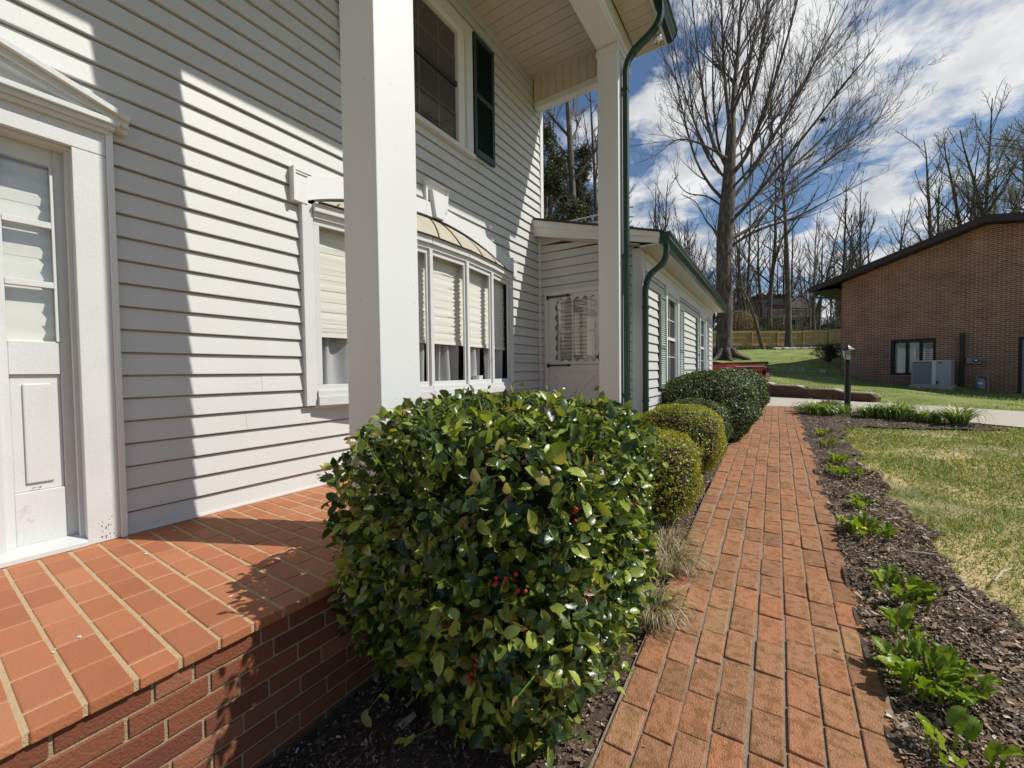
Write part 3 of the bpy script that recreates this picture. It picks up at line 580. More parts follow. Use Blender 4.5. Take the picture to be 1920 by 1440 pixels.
# upper window + shutters -------------------------------------------------------
uw = MB().box(.0, .05, 2.49, 2.60, 2.49, 3.96).box(.0, .05, 3.665, 3.775, 2.49, 3.96).box(.0, .05, 2.60, 3.665, 3.86, 3.96).box(-.02, .07, 2.47, 3.795, 2.485, 2.53).build('upper_window', M['oldtrim'], house, .004)
MB().box(-.05, .02, 2.60, 2.705, 2.53, 3.86).box(-.05, .02, 3.555, 3.665, 2.53, 3.86).box(-.05, .02, 2.705, 3.555, 3.79, 3.86).box(-.05, .02, 2.705, 3.555, 2.53, 2.575).build('jamb', M['trim'], uw, .003)
MB().box(-.045, .0, 2.705, 3.555, 3.20, 3.25).build('meeting_rail', M['screen'], uw)
mb = MB()
for y in (2.985, 3.27): mb.box(-.035, -.018, y, y+.012, 2.575, 3.79)
for z in (2.89, 3.50): mb.box(-.035, -.018, 2.705, 3.555, z, z+.012)
mb.build('muntins', M['acdark'], uw)
MB().add([(-.014, 2.705, 2.575), (-.014, 3.555, 2.575), (-.014, 3.555, 3.79), (-.014, 2.705, 3.79)], [(0, 1, 2, 3)]).build('pane', M['glass'], uw)
MB().box(-.06, -.045, 2.70, 3.56, 2.56, 3.80).build('insect_screen', M['screen'], uw)
def shutter(plane_x, y0, y1, z0, z1, m, par=house, fr=.045, mids=(.5,), slat=None):
    s = MB(); X0, X1 = plane_x, plane_x+.032
    s.box(X0, X1, y0, y0+fr, z0, z1).box(X0, X1, y1-fr, y1, z0, z1).box(X0, X1, y0+fr, y1-fr, z0, z0+fr*1.6).box(X0, X1, y0+fr, y1-fr, z1-fr*1.2, z1)
    for t in mids: zc = z0+(z1-z0)*t; s.box(X0, X1, y0+fr, y1-fr, zc-fr*.7, zc+fr*.7)
    o = s.build('shutter', m, par, .003); l = MB(); z = z0+fr*1.6
    while z < z1-fr*1.3:
        if not any(abs(z+.01-(z0+(z1-z0)*t)) < fr*.8 for t in mids):
            l.hexa([(X0+.022, y0+fr, z), (X0+.029, y0+fr, z), (X0+.029, y1-fr, z), (X0+.022, y1-fr, z), (X0+.004, y0+fr, z+.026), (X0+.010, y0+fr, z+.028), (X0+.010, y1-fr, z+.028), (X0+.004, y1-fr, z+.026)])
        z += .031
    l.build('louvres', slat or m, o); MB().box(X0-.002, X0+.004, y0+.02, y1-.02, z0+.02, z1-.02).build('backing', m, o)
    return o
shutter(.024, 3.80, 4.20, 2.56, 3.95, M['greenshut']); shutter(.024, 2.08, 2.46, 2.56, 3.95, M['greenshut'])

# front entry --------------------------------------------------------------------
en = MB().box(.0, .036, .53, .655, FZ, 1.16).box(.0, .036, -1.30, -1.175, FZ, 1.16).box(.0, .036, -1.30, .655, 1.163, 1.275).build('door_surround', M['oldtrim'], house, .003)
for a_ in (.655, -1.327): MB().box(.0, .05, a_, a_+.027, FZ, 1.30).build('edge_trim', M['trim'], en, .002)
MB().box(-.02, .065, -1.31, .665, 1.275, 1.295).box(-.02, .085, -1.33, .685, 1.295, 1.318).box(-.02, .105, -1.34, .70, 1.318, 1.345).build('cornice', M['oldtrim'], en, .003)
ax = -.322; tipy = .735; sl = .31; mb = MB()
for sg in (1, -1):
    e = ax+sg*(tipy-ax); zt = 1.352+sl*(tipy-ax)
    for (h0, h1, d0) in ((0, .028, .13), (-.03, 0, .10), (-.055, -.03, .075)):
        mb.hexa([(0, e, 1.352+h0), (d0, e, 1.352+h0), (d0, ax, zt+h0), (0, ax, zt+h0), (0, e, 1.352+h1), (d0, e, 1.352+h1), (d0, ax, zt+h1), (0, ax, zt+h1)])
mb.build('pediment', M['oldtrim'], en, .002)
MB().prism([(-1.28, 1.345), (.63, 1.345), (ax, 1.345+sl*.95)], 0, .0, .022).build('tympanum', M['siding'], en)
MB().box(-.12, .0, .53, .545, FZ, 1.16).box(-.12, 0, -1.19, -1.175, FZ, 1.16).box(-.12, 0, -1.175, .53, 1.15, 1.163).box(-.055, -.02, .515, .53, FZ, 1.15).build('jamb', M['oldtrim'], en)
MB().hexa([(-.12, -1.175, FZ), (.05, -1.175, FZ), (.05, .53, FZ), (-.12, .53, FZ), (-.12, -1.175, FZ+.05), (.05, -1.175, FZ+.028), (.05, .53, FZ+.028), (-.12, .53, FZ+.05)]).build('threshold', M['oldtrim'], en, .004)
def sidelight(y0, y1):
    X = -.08; s = MB(); z0, z1 = FZ+.045, 1.15
    s.box(X-.04, X, y0, y0+.035, z0, z1).box(X-.04, X, y1-.045, y1, z0, z1).box(X-.04, X, y0+.035, y1-.045, z0, -.56).box(X-.04, X, y0+.035, y1-.045, .02, .185).box(X-.04, X, y0+.035, y1-.045, 1.07, z1)
    o = s.build('sidelight', M['oldtrim'], en, .003)
    MB().box(X-.035, X-.016, y0+.035, y1-.045, -.56, .02).box(X-.016, X-.004, y0+.075, y1-.08, -.52, -.025).build('panel', M['oldtrim'], o, .006)
    b = MB()
    for z in (.455, .755): b.box(X-.03, X+.004, y0+.035, y1-.045, z, z+.03)
    b.box(X-.01, X+.006, y1-.057, y1-.045, .185, 1.07).build('muntins', M['oldtrim'], o, .002)
    MB().add([(X-.022, y0+.035, .185), (X-.022, y1-.045, .185), (X-.022, y1-.045, 1.07), (X-.022, y0+.035, 1.07)], [(0, 1, 2, 3)]).build('pane', M['glass'], o)
    pleat('shade', [(X-.06, y0), (X-.06, y1-.045)], .17, 1.08, .066, .0125, M['shade'], o, (1, 0))
    return o
sidelight(.275, .525); sidelight(-1.17, -.92)
for a_ in (.20, -.92): MB().box(-.13, -.03, a_, a_+.075, FZ, 1.16).build('door_post', M['oldtrim'], en, .003)
dr = MB().box(-.12, -.075, -.84, .195, FZ+.045, 1.15).build('entry_door', M['oldtrim'], en, .003)
for (a, b, c, d) in ((-.74, -.36, -.7, -.05), (-.28, .1, -.7, -.05), (-.74, -.36, .05, 1.0), (-.28, .1, .05, 1.0)): MB().box(-.075, -.065, a, b, c, d).build('panel', M['oldtrim'], dr, .006)
MB().tube([(-.075, -.78, .0), (-.03, -.78, .0), (-.01, -.78, 0)], [.01, .012, .03], 10).build('handle', M['blackmetal'], dr)
MB().box(-.5, -.16, -1.3, .66, -1, 1.3).build('hall_wall', M['dark'], en)
mb = MB()
def flake(mb, x, y, z, s, el=1.):
    mb.prism([(y+s*math.cos(k*1.05)*random.uniform(.4, 1), z+s*el*math.sin(k*1.05)*random.uniform(.4, 1)) for k in range(6)], 0, x-.002, x)
for i in range(30):
    flake(mb, .0372, min(.60+RNG.normal()*.017, .648), FZ+.01+abs(RNG.normal())*.05, RNG.uniform(.001, .004), RNG.uniform(1, 3))
mb.build('rot_marks', M['grime'], en)
mb = MB()
for i in range(7): flake(mb, -.0828, .385+RNG.normal()*.010, -.54+RNG.normal()*.004, RNG.uniform(.002, .007), .6)
mb.build('peeled_paint', M['grime'], en)

# wing --------------------------------------------------------------------------
WY = 5.38; WX = 1.524; WE = 12.19
wing_top = lambda x: 2.17-.30*x
siding('wing_siding', ('y', WY), 0.02, WX-.1, -1.0, 2.25, [(.11, 1.06, -1.5, 1.18)], top=wing_top)
siding('wing_siding', ('x', WX), WY+.11, WE-.06, -1.1, 1.33, [(6.60, 7.62, -.30, 1.33), (9.93, 10.93, -.30, 1.33)])
MB().box(-.3, 1.50, WY+.03, WY+.15, -1.2, 1.60).prism([(-.3, 1.6), (1.5, 1.6), (1.5, 1.66), (-.3, 2.2)], 1, WY+.03, WY+.15).box(1.36, 1.50, WY+.15, WE, -1.2, 1.6).box(-5, 1.5, WE-.1, WE, -1.2, 1.9).build('wing_core', M['dark'], house)
MB().box(1.41, WX+.02, WY-.022, WY+.10, -1.1, 1.60).build('wing_corner_board', M['trim'], house, .003)
MB().box(1.45, WX+.02, WE-.08, WE+.02, -1.1, 1.45).build('wing_corner_board', M['trim'], house, .003)
MB().box(.005, .04, WY-.03, WY+.0, -.86, 2.15).build('inside_corner', M['trim'], house)
MB().box(WX-.01, WX+.026, WY+.1, WE, 1.33, 1.47).box(WX-.01, WX+.040, WY+.1, WE, 1.475, 1.555).build('wing_frieze', M['trim'], house, .003)
mb = MB(); y = 5.2
while y < 12.33:
    mb.box(WX+.03, 1.80, y, min(y+.10, 12.34), 1.556, 1.575); y += .106
mb.build('wing_soffit', M['soffit'], house)
mb = MB()
mb.hexa([(-.0, 5.20, 2.00), (1.80, 5.20, 1.565), (1.80, 5.225, 1.565), (0, 5.225, 2.00), (0, 5.20, 2.235), (1.80, 5.20, 1.69), (1.80, 5.225, 1.69), (0, 5.225, 2.235)])
mb.hexa([(-.0, 5.18, 2.13), (1.80, 5.18, 1.632), (1.80, 5.20, 1.632), (0, 5.20, 2.13), (0, 5.18, 2.237), (1.80, 5.18, 1.692), (1.80, 5.20, 1.692), (0, 5.20, 2.237)])
mb.build('rake_board', M['trim'], house)
MB().hexa([(-.0, 5.226, 2.002), (1.54, 5.226, 1.60), (1.54, WY, 1.60), (0, WY, 2.002), (0, 5.226, 2.012), (1.54, 5.226, 1.61), (1.54, WY, 1.61), (0, WY, 2.012)]).build('rake_soffit', M['soffit'], house)
MB().hexa([(.03, 5.16, 2.215), (1.86, 5.16, 1.678), (1.86, 5.52, 1.678), (.03, 5.52, 2.215), (.03, 5.16, 2.245), (1.86, 5.16, 1.70), (1.86, 5.52, 1.70), (.03, 5.52, 2.245)]).hexa([(-3.2, 5.521, 3.16), (1.86, 5.521, 1.678), (1.86, 12.35, 1.678), (-3.2, 12.35, 3.16), (-3.2, 5.521, 3.19), (1.86, 5.521, 1.70), (1.86, 12.35, 1.70), (-3.2, 12.35, 3.19)]).build('wing_roof', M['shingle'], house)
MB().box(1.79, 1.802, 5.2, 12.34, 1.555, 1.675).build('wing_fascia', M['trim'], house)
gutter([(p[0]+.0, p[1]-2.665) for p in GP], 5.18, 12.36, 'gutter')
# wing door
D = WY-.0; wdo = MB().box(.11, .175, D-.045, D, FZ, 1.185).box(.995, 1.06, D-.045, D, FZ, 1.185).box(.175, .995, D-.045, D, 1.12, 1.185).build('side_door', M['oldtrim'], house, .003)
gx0, gx1, gz0, gz1 = .285, .905, .165, 1.05
def scal(n=40, a=.018):
    P = []
    for i in range(n): s = i/n; P.append((gx0+(gx1-gx0)*s, gz0+a*math.sin(s*2*math.pi*5)))
    for i in range(n): s = i/n; P.append((gx1+a*math.sin(s*2*math.pi*6), gz0+(gz1-gz0)*s))
    for i in range(n): s = i/n; P.append((gx1-(gx1-gx0)*s, gz1+a*math.sin(s*2*math.pi*5)))
    for i in range(n): s = i/n; P.append((gx0+a*math.sin(s*2*math.pi*6), gz1-(gz1-gz0)*s))
    return P
Pi = scal(); n = len(Pi); ox0, ox1, oz0, oz1 = .178, .992, .105, 1.118; Po = []
for (x, z) in Pi:
    cx0, cz0 = (gx0+gx1)/2, (gz0+gz1)/2; dx, dz = x-cx0, z-cz0; t = min([(ox1-cx0)/dx if dx > 1e-6 else 9e9, (ox0-cx0)/dx if dx < -1e-6 else 9e9, (oz1-cz0)/dz if dz > 1e-6 else 9e9, (oz0-cz0)/dz if dz < -1e-6 else 9e9]); Po.append((cx0+dx*t, cz0+dz*t))
V = [(x, D-.028, z) for x, z in Pi]+[(x, D-.028, z) for x, z in Po]+[(x, D-.0, z) for x, z in Pi]
leaf = link('upper_leaf', V, [(i, (i+1) % n, n+(i+1) % n, n+i) for i in range(n)]+[(i, 2*n+i, 2*n+(i+1) % n, (i+1) % n) for i in range(n)], M['oldtrim'], wdo)
for a_, b_ in ((ox0, .30), (.88, ox1)): MB().box(a_, b_, D-.024, D-.005, 1.00, 1.118).build('leaf_corner', M['oldtrim'], leaf)
lw = MB().box(.178, .992, D-.03, D-.004, FZ+.02, .10).build('lower_leaf', M['oldtrim'], wdo, .003)
mb = MB(); z0_, z1_, xa_, xb_ = -.62, .0, .29, .90
for (p, q) in (((xa_, z0_), (xb_, z1_)), ((xa_, z1_), (xb_, z0_))):
    dx, dz = q[0]-p[0], q[1]-p[1]; L = math.hypot(dx, dz); nx, nz_ = -dz/L*.035, dx/L*.035
    off = .0 if p[1] == z0_ else .003
    mb.prism([(p[0]+nx, p[1]+nz_), (p[0]-nx, p[1]-nz_), (q[0]-nx, q[1]-nz_), (q[0]+nx, q[1]+nz_)], 1, D-.044-off, D-.031)
mb.build('cross_brace', M['oldtrim'], lw, .003)
MB().box(xa_-.03, xb_+.03, D-.040, D-.031, z1_, z1_+.03).box(xa_-.03, xb_+.03, D-.040, D-.031, z0_-.03, z0_).box(xa_-.03, xa_, D-.040, D-.031, z0_, z1_).box(xb_, xb_+.03, D-.040, D-.031, z0_, z1_).build('panel_frame', M['oldtrim'], lw, .002)
MB().add([(gx0-.02, D-.011, gz0-.02), (gx1+.02, D-.011, gz0-.02), (gx1+.02, D-.011, gz1+.02), (gx0-.02, D-.011, gz1+.02)], [(0, 1, 2, 3)]).build('pane', M['glass'], wdo)
MB().box((gx0+gx1)/2-.055, (gx0+gx1)/2-.035, D-.018, D-.012, gz0-.02, gz1+.02).box(gx0, gx1, D-.018, D-.012, .575, .59).build('muntins', M['oldtrim'], wdo)
pleat('blind', [(gx0-.03, D+.028), (gx1+.03, D+.028)], gz0-.03, gz1+.03, .028, .003, M['blind'], wdo, (0, 1))
for (a, b, s) in ((.30, .35, 1), (.89, .76, 2)): drape('sheer_curtain', [(a, D+.012), (b, D+.012)], gz0, gz1, M['lace'], wdo, .003, 15, s)
MB().box(.10, 1.05, D+.04, D+.045, gz0-.1, gz1+.1).build('door_backing', M['dark'], wdo)
for z in (1.085, .085):
    h = MB().box(.165, .48, D-.050, D-.038, z, z+.022).prism([(.48, z-.012), (.545, z+.011), (.48, z+.034)], 1, D-.050, D-.038).box(.15, .175, D-.055, D-.03, z-.02, z+.042).build('strap_hinge', M['blackmetal'], wdo)
MB().tube([(.955, D-.03, .20), (.955, D-.085, .20)], [.01, .026], 10).box(.945, .965, D-.037, D-.03, .15, .27).build('handle', M['blackmetal'], wdo)
# wing windows
def wingwin(y0, y1):
    z0, z1 = -.28, 1.33; X = WX
    w = MB().box(X-.03, X+.045, y0, y0+.09, z0, z1).box(X-.03, X+.045, y1-.09, y1, z0, z1).box(X-.03, X+.045, y0+.09, y1-.09, z1-.10, z1).box(X-.03, X+.06, y0-.01, y1+.01, z0-.03, z0+.03).build('window', M['trim'], house, .003)
    MB().box(X-.06, X+.01, y0+.09, y0+.14, z0+.03, z1-.1).box(X-.06, X+.01, y1-.14, y1-.09, z0+.03, z1-.1).box(X-.06, X+.01, y0+.14, y1-.14, z1-.16, z1-.1).box(X-.06, X+.01, y0+.14, y1-.14, z0+.03, z0+.08).box(X-.05, X, y0+.14, y1-.14, .50, .55).build('sash', M['trim'], w, .002)
    b = MB()
    for z in (.22, .83): b.box(X-.04, X-.012, y0+.14, y1-.14, z, z+.014)
    b.box(X-.042, X-.014, (y0+y1)/2-.007, (y0+y1)/2+.007, z0+.08, z1-.16); b.build('muntins', M['trim'], w)
    MB().add([(X-.033, y0+.14, z0+.08), (X-.033, y1-.14, z0+.08), (X-.033, y1-.14, z1-.16), (X-.033, y0+.14, z1-.16)], [(0, 1, 2, 3)]).build('pane', M['glass'], w)
    MB().box(X-.085, X-.08, y0+.1, y1-.1, z0, z1-.1).build('screen', M['acdark'], w)
wingwin(6.62, 7.62); wingwin(9.95, 10.93)
for (a, b) in ((6.22, 6.60), (7.64, 8.03), (9.54, 9.93), (10.95, 11.36)): shutter(WX+.02, a, b, -.27, 1.13, M['paleshut'], mids=(.45,), slat=M['paleslat'])

# ------------------------------------------------------------------ neighbour's brick house
NH_RZ = math.atan2(-.34987, .9368)
nh = empty('brick_house', (5.3, 22.04, -.9), 'long reddish brown brick house with dark brown low gable roof beyond the driveway', 'house', None, NH_RZ)
XN = Wm(nh).copy(); ZL = .9     # local z = world z + .9
def nb(): return MB(XN)
sl1 = .315; ap = 3.98; za = 4.87+ZL
w = nb(); prof = [(0, -.6), (12, -.6), (12, 2.9+ZL), (ap, za-.02), (0, za-.02-ap*sl1)]
# gable wall with the window opening cut: built from prisms around it
def zroof(s): return za-.02-(ap-s)*sl1 if s < ap else za-.02-(s-ap)*.22
def wallpiece(a, b, z0, z1=None):
    w.prism([(a, z0), (b, z0), (b, z1 if z1 is not None else zroof(b)), (a, z1 if z1 is not None else zroof(a))], 1, 0, .25)
wallpiece(0, 1.56, -.6); wallpiece(1.56, 2.80, -.6, .62); wallpiece(1.56, 2.80, 1.98); wallpiece(2.80, ap, -.6); wallpiece(ap, 4.70, -.6); wallpiece(4.70, 5.62, 1.86); wallpiece(5.62, 12, -.6)
w.box(0, .25, .25, 12, -.6, zroof(0)).box(0, 12, 11.8, 12, -.6, 3.5).box(11.75, 12, .25, 11.8, -.6, 3.5)
w.build('wall', M['nbrick'], nh)
r = nb(); T = .07
def roofslab(s0, s1, z0, z1, y0, y1): r.hexa([(s0, y0, z0), (s1, y0, z1), (s1, y1, z1), (s0, y1, z0), (s0, y0, z0+T), (s1, y0, z1+T), (s1, y1, z1+T), (s0, y1, z0+T)])
ez = za+.13-(ap+.93)*sl1
roofslab(-.93, ap, ez, za+.13, -.6, 12.6); roofslab(ap, 13, za+.13, za+.13-9.02*.22, -.6, 12.6)
r.build('roof', M['shingle'], nh)
r = nb()
for (s0, s1, z0, z1) in ((-.93, ap, ez, za+.13), (ap, 13, za+.13, za+.13-9.02*.22)):
    r.hexa([(s0, -.62, z0-.17), (s1, -.62, z1-.17), (s1, -.59, z1-.17), (s0, -.59, z0-.17), (s0, -.62, z0+.05), (s1, -.62, z1+.05), (s1, -.59, z1+.05), (s0, -.59, z0+.05)])
    r.hexa([(s0, -.59, z0-.14), (s1, -.59, z1-.14), (s1, 0, z1-.14), (s0, 0, z0-.14), (s0, -.59, z0-.12), (s1, -.59, z1-.12), (s1, 0, z1-.12), (s0, 0, z0-.12)])
r.hexa([(-.93, -.6, ez-.16), (0, -.6, ez-.16+.0), (0, 12, ez-.16), (-.93, 12, ez-.16), (-.93, -.6, ez-.14), (0, -.6, ez-.14), (0, 12, ez-.14), (-.93, 12, ez-.14)])
r.build('fascia', M['brownpaint'], nh)
nb().box(-1.04, -.93, -.62, 12, ez-.12, ez-.0).build('gutter', M['brownpaint'], nh)
nb().rtube([(-.98, .25, ez-.12), (-.98, .25, ez-.28), (-.55, .25, ez-.36), (-.05, .25, ez-.40), (-.05, .3, .2)], .08, .06).build('downspout', M['brownpaint'], nh)
nw = nb().box(1.56, 1.64, .03, .14, .62, 1.98).box(2.72, 2.80, .03, .14, .62, 1.98).box(1.64, 2.72, .03, .14, 1.90, 1.98).box(1.64, 2.72, .03, .14, .62, .70).box(1.98, 2.06, .04, .13, .70, 1.90).box(2.36, 2.44, .04, .13, .70, 1.90).build('window', M['black'], nh)
nb().box(1.50, 2.86, -.05, .1, .53, .62).build('window_sill', M['nbrick'], nh)
for (a, b) in ((1.64, 1.98), (2.06, 2.36), (2.44, 2.72)): nb().add([(a, .08, .70), (b, .08, .70), (b, .08, 1.90), (a, .08, 1.90)], [(0, 1, 2, 3)]).build('pane', M['glass'], nw)
nb().box(2.08, 2.35, .16, .18, .70, 1.85).build('curtain', M['lace'], nw); nb().box(1.66, 1.97, .18, .20, .70, 1.85).build('curtain', M['curtain'], nw)
mb = nb()
for i in range(14): mb.box(2.45, 2.71, .17, .19, .72+i*.08, .77+i*.08)
mb.build('blind', M['curtain'], nw); nb().box(1.4, 3.0, .35, .40, .5, 2.1).build('room_back', M['dark'], nh)
d_ = nb().box(4.70, 4.78, .0, .12, -.1, 1.86).box(5.54, 5.62, .0, .12, -.1, 1.86).box(4.78, 5.54, .0, .12, 1.80, 1.86).build('door_frame', M['black'], nh)
dd = nb().box(4.78, 5.54, .06, .10, -.1, 1.80).build('door', M['metergrey'], nh)
for z in (.1, .75, 1.3): nb().box(4.88, 5.44, .045, .06, z, z+.42).build('panel', M['metergrey'], dd, .01)
nb().tube([(4.85, .06, .85), (4.85, .0, .85)], [.012, .03], 8).build('handle', M['chrome'], dd)
nb().box(3.40, 3.52, -.13, -.002, -.2, 2.10).build('conduit_box', M['brownpaint'], nh, .004)
em = nb().box(3.56, 3.72, -.10, -.002, 1.02, 1.20).box(3.72, 3.90, -.12, -.002, 1.0, 1.20).build('electric_meter', M['metergrey'], nh, .01)
nb().tube([(3.80, -.12, 1.12), (3.80, -.22, 1.12)], [.075, .07], 14).build('dial', M['blackmetal'], em); nb().box(3.76, 3.84, -.226, -.218, 1.10, 1.15).build('face', M['whiteletter'], em)
nb().tube([(3.95, -.05, 1.1), (4.03, -.06, 1.12), (4.05, -.05, 1.0)], .02, 8).build('conduit', M['metergrey'], em)
gm = empty('gas_meter', tuple(XN @ Vector((3.92, -.22, .05))), 'small round grey gas meter standing low against the brick wall near the door', 'gas meter', None, NH_RZ)
XG = Wm(gm)
MB(XG).tube([(0, -.08, .10), (0, -.08, .36)], [.115, .12], 18).tube([(0, -.09, .36), (0, -.09, .44)], [.12, .05], 18).build('body', M['metergrey'], gm, .01)
MB(XG).tube([(-.1, -.05, .40), (-.1, -.05, .50), (-.05, -.05, .56), (.12, -.05, .56), (.16, -.05, .5), (.16, -.05, -.1)], .02, 8).build('pipe', M['metergrey'], gm)
MB(XG).box(-.06, .06, -.205, -.19, .26, .32).build('dial', M['whiteletter'], gm)
ac = empty('air_conditioner', tuple(XN @ Vector((2.32, -1.05, .24))), 'square grey air conditioning unit with dark louvred side beside the brick wall', 'air conditioner', None, NH_RZ)
XA = Wm(ac)
MB(XA).box(0, .98, 0, .85, .04, .90).build('cabinet', M['acgrey'], ac, .012); MB(XA).box(-.05, 1.03, -.05, .9, -.25, .04).build('pad', M['concrete'], ac)
mb = MB(XA)
for i in range(24): mb.box(.05, .50, -.012, -.001, .08+i*.031, .095+i*.031)
mb.build('louvres', M['acgrey'], ac); MB(XA).box(.04, .51, -.004, .0, .07, .85).build('grille_back', M['acdark'], ac)
MB(XA).box(-.01, .99, -.015, .86, .885, .905).box(.525, .62, -.014, -.001, .05, .885).build('trim', M['trim'], ac); MB(XA).box(.68, .76, -.016, -.001, .80, .835).box(.64, .68, -.03, -.001, .07, .19).build('badge', M['blackmetal'], ac)

# ------------------------------------------------------------------ retaining wall
RZ = math.atan2(EE[1], EE[0])
rw = empty('retaining_wall', (2.77, 15.80, -.9), 'low dark brick retaining wall with a stepped top along the driveway', 'wall', None, RZ); XR = Wm(rw)
def uu(x, y): return (x-2.77)*EE[0]+(y-15.80)*EE[1]
steps = [(0, -.42), (.22, -.49), (.95, -.50), (1.2, -.57), (1.98, -.575), (2.22, -.64), (2.86, -.65)]
mb = MB(XR)
for (a, za_), (b, zb_) in zip(steps[:-1], steps[1:]): mb.prism([(a, -.2), (b, -.2), (b, zb_+.9-.035), (a, za_+.9-.035)], 1, -.03, .17)
mb.prism([(2.86, -.2), (2.98, -.2), (2.98, .12), (2.90, .17), (2.86, .21)], 1, -.03, .17); mb.build('brickwork', M['rbrick'], rw)
mb = MB(XR)
for (a, za_), (b, zb_) in zip(steps[:-1], steps[1:]): mb.hexa([(a, -.045, za_+.9-.035), (b, -.045, zb_+.9-.035), (b, .185, zb_+.9-.035), (a, .185, za_+.9-.035), (a, -.045, za_+.9), (b, -.045, zb_+.9), (b, .185, zb_+.9), (a, .185, za_+.9)])
mb.build('coping', M['concrete'], rw)
mb = MB(); prof = [(15.9, -1.1), (24.9, -1.1), (24.9, .05), (22, .03), (20, -.1), (18, -.25), (16.8, -.36), (15.9, -.42)]
mb.prism(prof, 0, 2.66, 2.775).box(-9, 2.66, 24.9, 25.05, -1.1, .4); mb.build('return_wall', M['rbrick'], rw)

# ------------------------------------------------------------------ red truck bed
ta = math.atan2(.9, 1.22)
tk = empty('truck_bed', (2.01, 20.85, -.885), 'bright red pickup truck bed with its tailgate showing above the clipped hedges', 'pickup truck', None, ta); XT = Wm(tk)
def tb(): return MB(XT)
hw = .76; tg = tb().box(-hw+.07, hw-.07, -.0, .05, .57, 1.02).build('tailgate', M['red'], tk, .012)
tb().box(-hw+.07, hw-.07, -.012, .055, 1.02, 1.05).box(-hw+.07, hw-.07, -.012, 0, .56, .585).build('tailgate_trim', M['chrome'], tg)
tb().box(-.09, .09, -.02, .0, .93, .98).build('handle', M['blackmetal'], tg)
mb = tb()
for x in (.30, .42, .54): mb.box(x, x+.018, -.006, .0, .70, .87)
mb.box(.28, .345, -.006, 0, .855, .87).box(.40, .455, -.006, 0, .855, .87); mb.build('lettering', M['whiteletter'], tg)
for s in (-1, 1):
    sd = tb(); a, b = (s*hw, s*(hw-.07)); sd.box(a, b, .0, 2.35, .55, 1.10).box(s*hw, s*(hw-.12), .0, 2.35, 1.06, 1.14); sd.build('side_panel', M['red'], tk, .02)
    tb().box(s*(hw-.005), s*(hw+.012), .0, 2.35, .98, 1.0).build('side_trim', M['chrome'], tk)
    tb().box(s*(hw-.065), s*hw, -.03, .02, .62, .95).build('tail_light', M['red'], tk, .01)
    tb().box(s*(hw-.07), s*(hw-.0), -.035, -.028, .60, .62).box(s*(hw-.07), s*hw, -.035, -.028, .95, .97).build('light_trim', M['chrome'], tk)
    wh = tb().tube([(s*(hw-.24), 1.35, .36), (s*(hw-.02), 1.35, .36)], .36, 24).build('tyre', M['rubber'], tk); tb().tube([(s*(hw-.03), 1.35, .36), (s*(hw-.005), 1.35, .36)], .2, 18).build('rim', M['chrome'], wh)
tb().box(-hw+.07, hw-.07, .05, 2.35, .60, .66).box(-hw, hw, 2.30, 2.36, .55, 1.12).build('bed_floor', M['red'], tk)
tb().box(-hw, hw, -.16, -.04, .42, .55).build('bumper', M['chrome'], tk, .02); tb().box(-.4, .4, .1, 3.2, .30, .5).build('chassis', M['blackmetal'], tk)
tb().box(-hw+.07, hw-.07, -.005, .0, 1.05, 1.13).box(-hw+.07, hw-.07, .0, .06, 1.05, 1.13).build('tailgate_cap', M['red'], tg, .01)

# ------------------------------------------------------------------ lamp post
lz = float(gz(4.26, 11.0)); lp = empty('lamp_post', (4.26, 11.0, lz), 'black lamp post with a glass lantern standing in the daylily bed', 'lamp post'); XL = Wm(lp)
z0 = -lz
MB(XL).tube([(0, 0, -.1), (0, 0, .10-lz)], .053, 16).tube([(0, 0, -.05), (0, 0, .06)], .075, 16).tube([(0, 0, .08-lz), (0, 0, .095-lz)], .065, 16).build('post', M['blackmetal'], lp, smooth=False)
MB(XL).tube([(0, 0, .09-lz), (0, 0, .13-lz), (0, 0, .165-lz), (0, 0, .18-lz)], [.03, .04, .075, .08], 12).build('neck', M['blackmetal'], lp)
mb = MB(XL)
for i in range(6):
    a = i*math.pi/3; mb.tube([(.065*math.cos(a), .065*math.sin(a), .175-lz), (.095*math.cos(a), .095*math.sin(a), .25-lz), (.105*math.cos(a), .105*math.sin(a), .375-lz)], .006, 6)
mb.tube([(0, 0, .375-lz), (0, 0, .388-lz)], .118, 6).build('cage', M['blackmetal'], lp)
V = []; 
for (r_, z) in ((.062, .178), (.09, .25), (.10, .375)): V += [(r_*math.cos(i*math.pi/3), r_*math.sin(i*math.pi/3), z-lz) for i in range(6)]
MB(XL).add(V, [(j*6+i, j*6+(i+1) % 6, (j+1)*6+(i+1) % 6, (j+1)*6+i) for j in range(2) for i in range(6)]).build('glass', M['glassclear'], lp)
MB(XL).tube([(0, 0, .386-lz), (0, 0, .40-lz), (0, 0, .455-lz), (0, 0, .47-lz)], [.128, .12, .045, .03], 6).build('cap', M['blackmetal'], lp)
MB(XL).tube([(0, 0, .47-lz), (0, 0, .50-lz), (0, 0, .51-lz), (0, 0, .545-lz)], [.012, .02, .01, .003], 8).build('finial', M['blackmetal'], lp)
for i in range(3):
    a = i*2.09+.4; MB(XL).tube([(.03*math.cos(a), .03*math.sin(a), .18-lz), (.03*math.cos(a), .03*math.sin(a), .27-lz)], [.011, .009], 8).build('candle', M['trim'], lp)
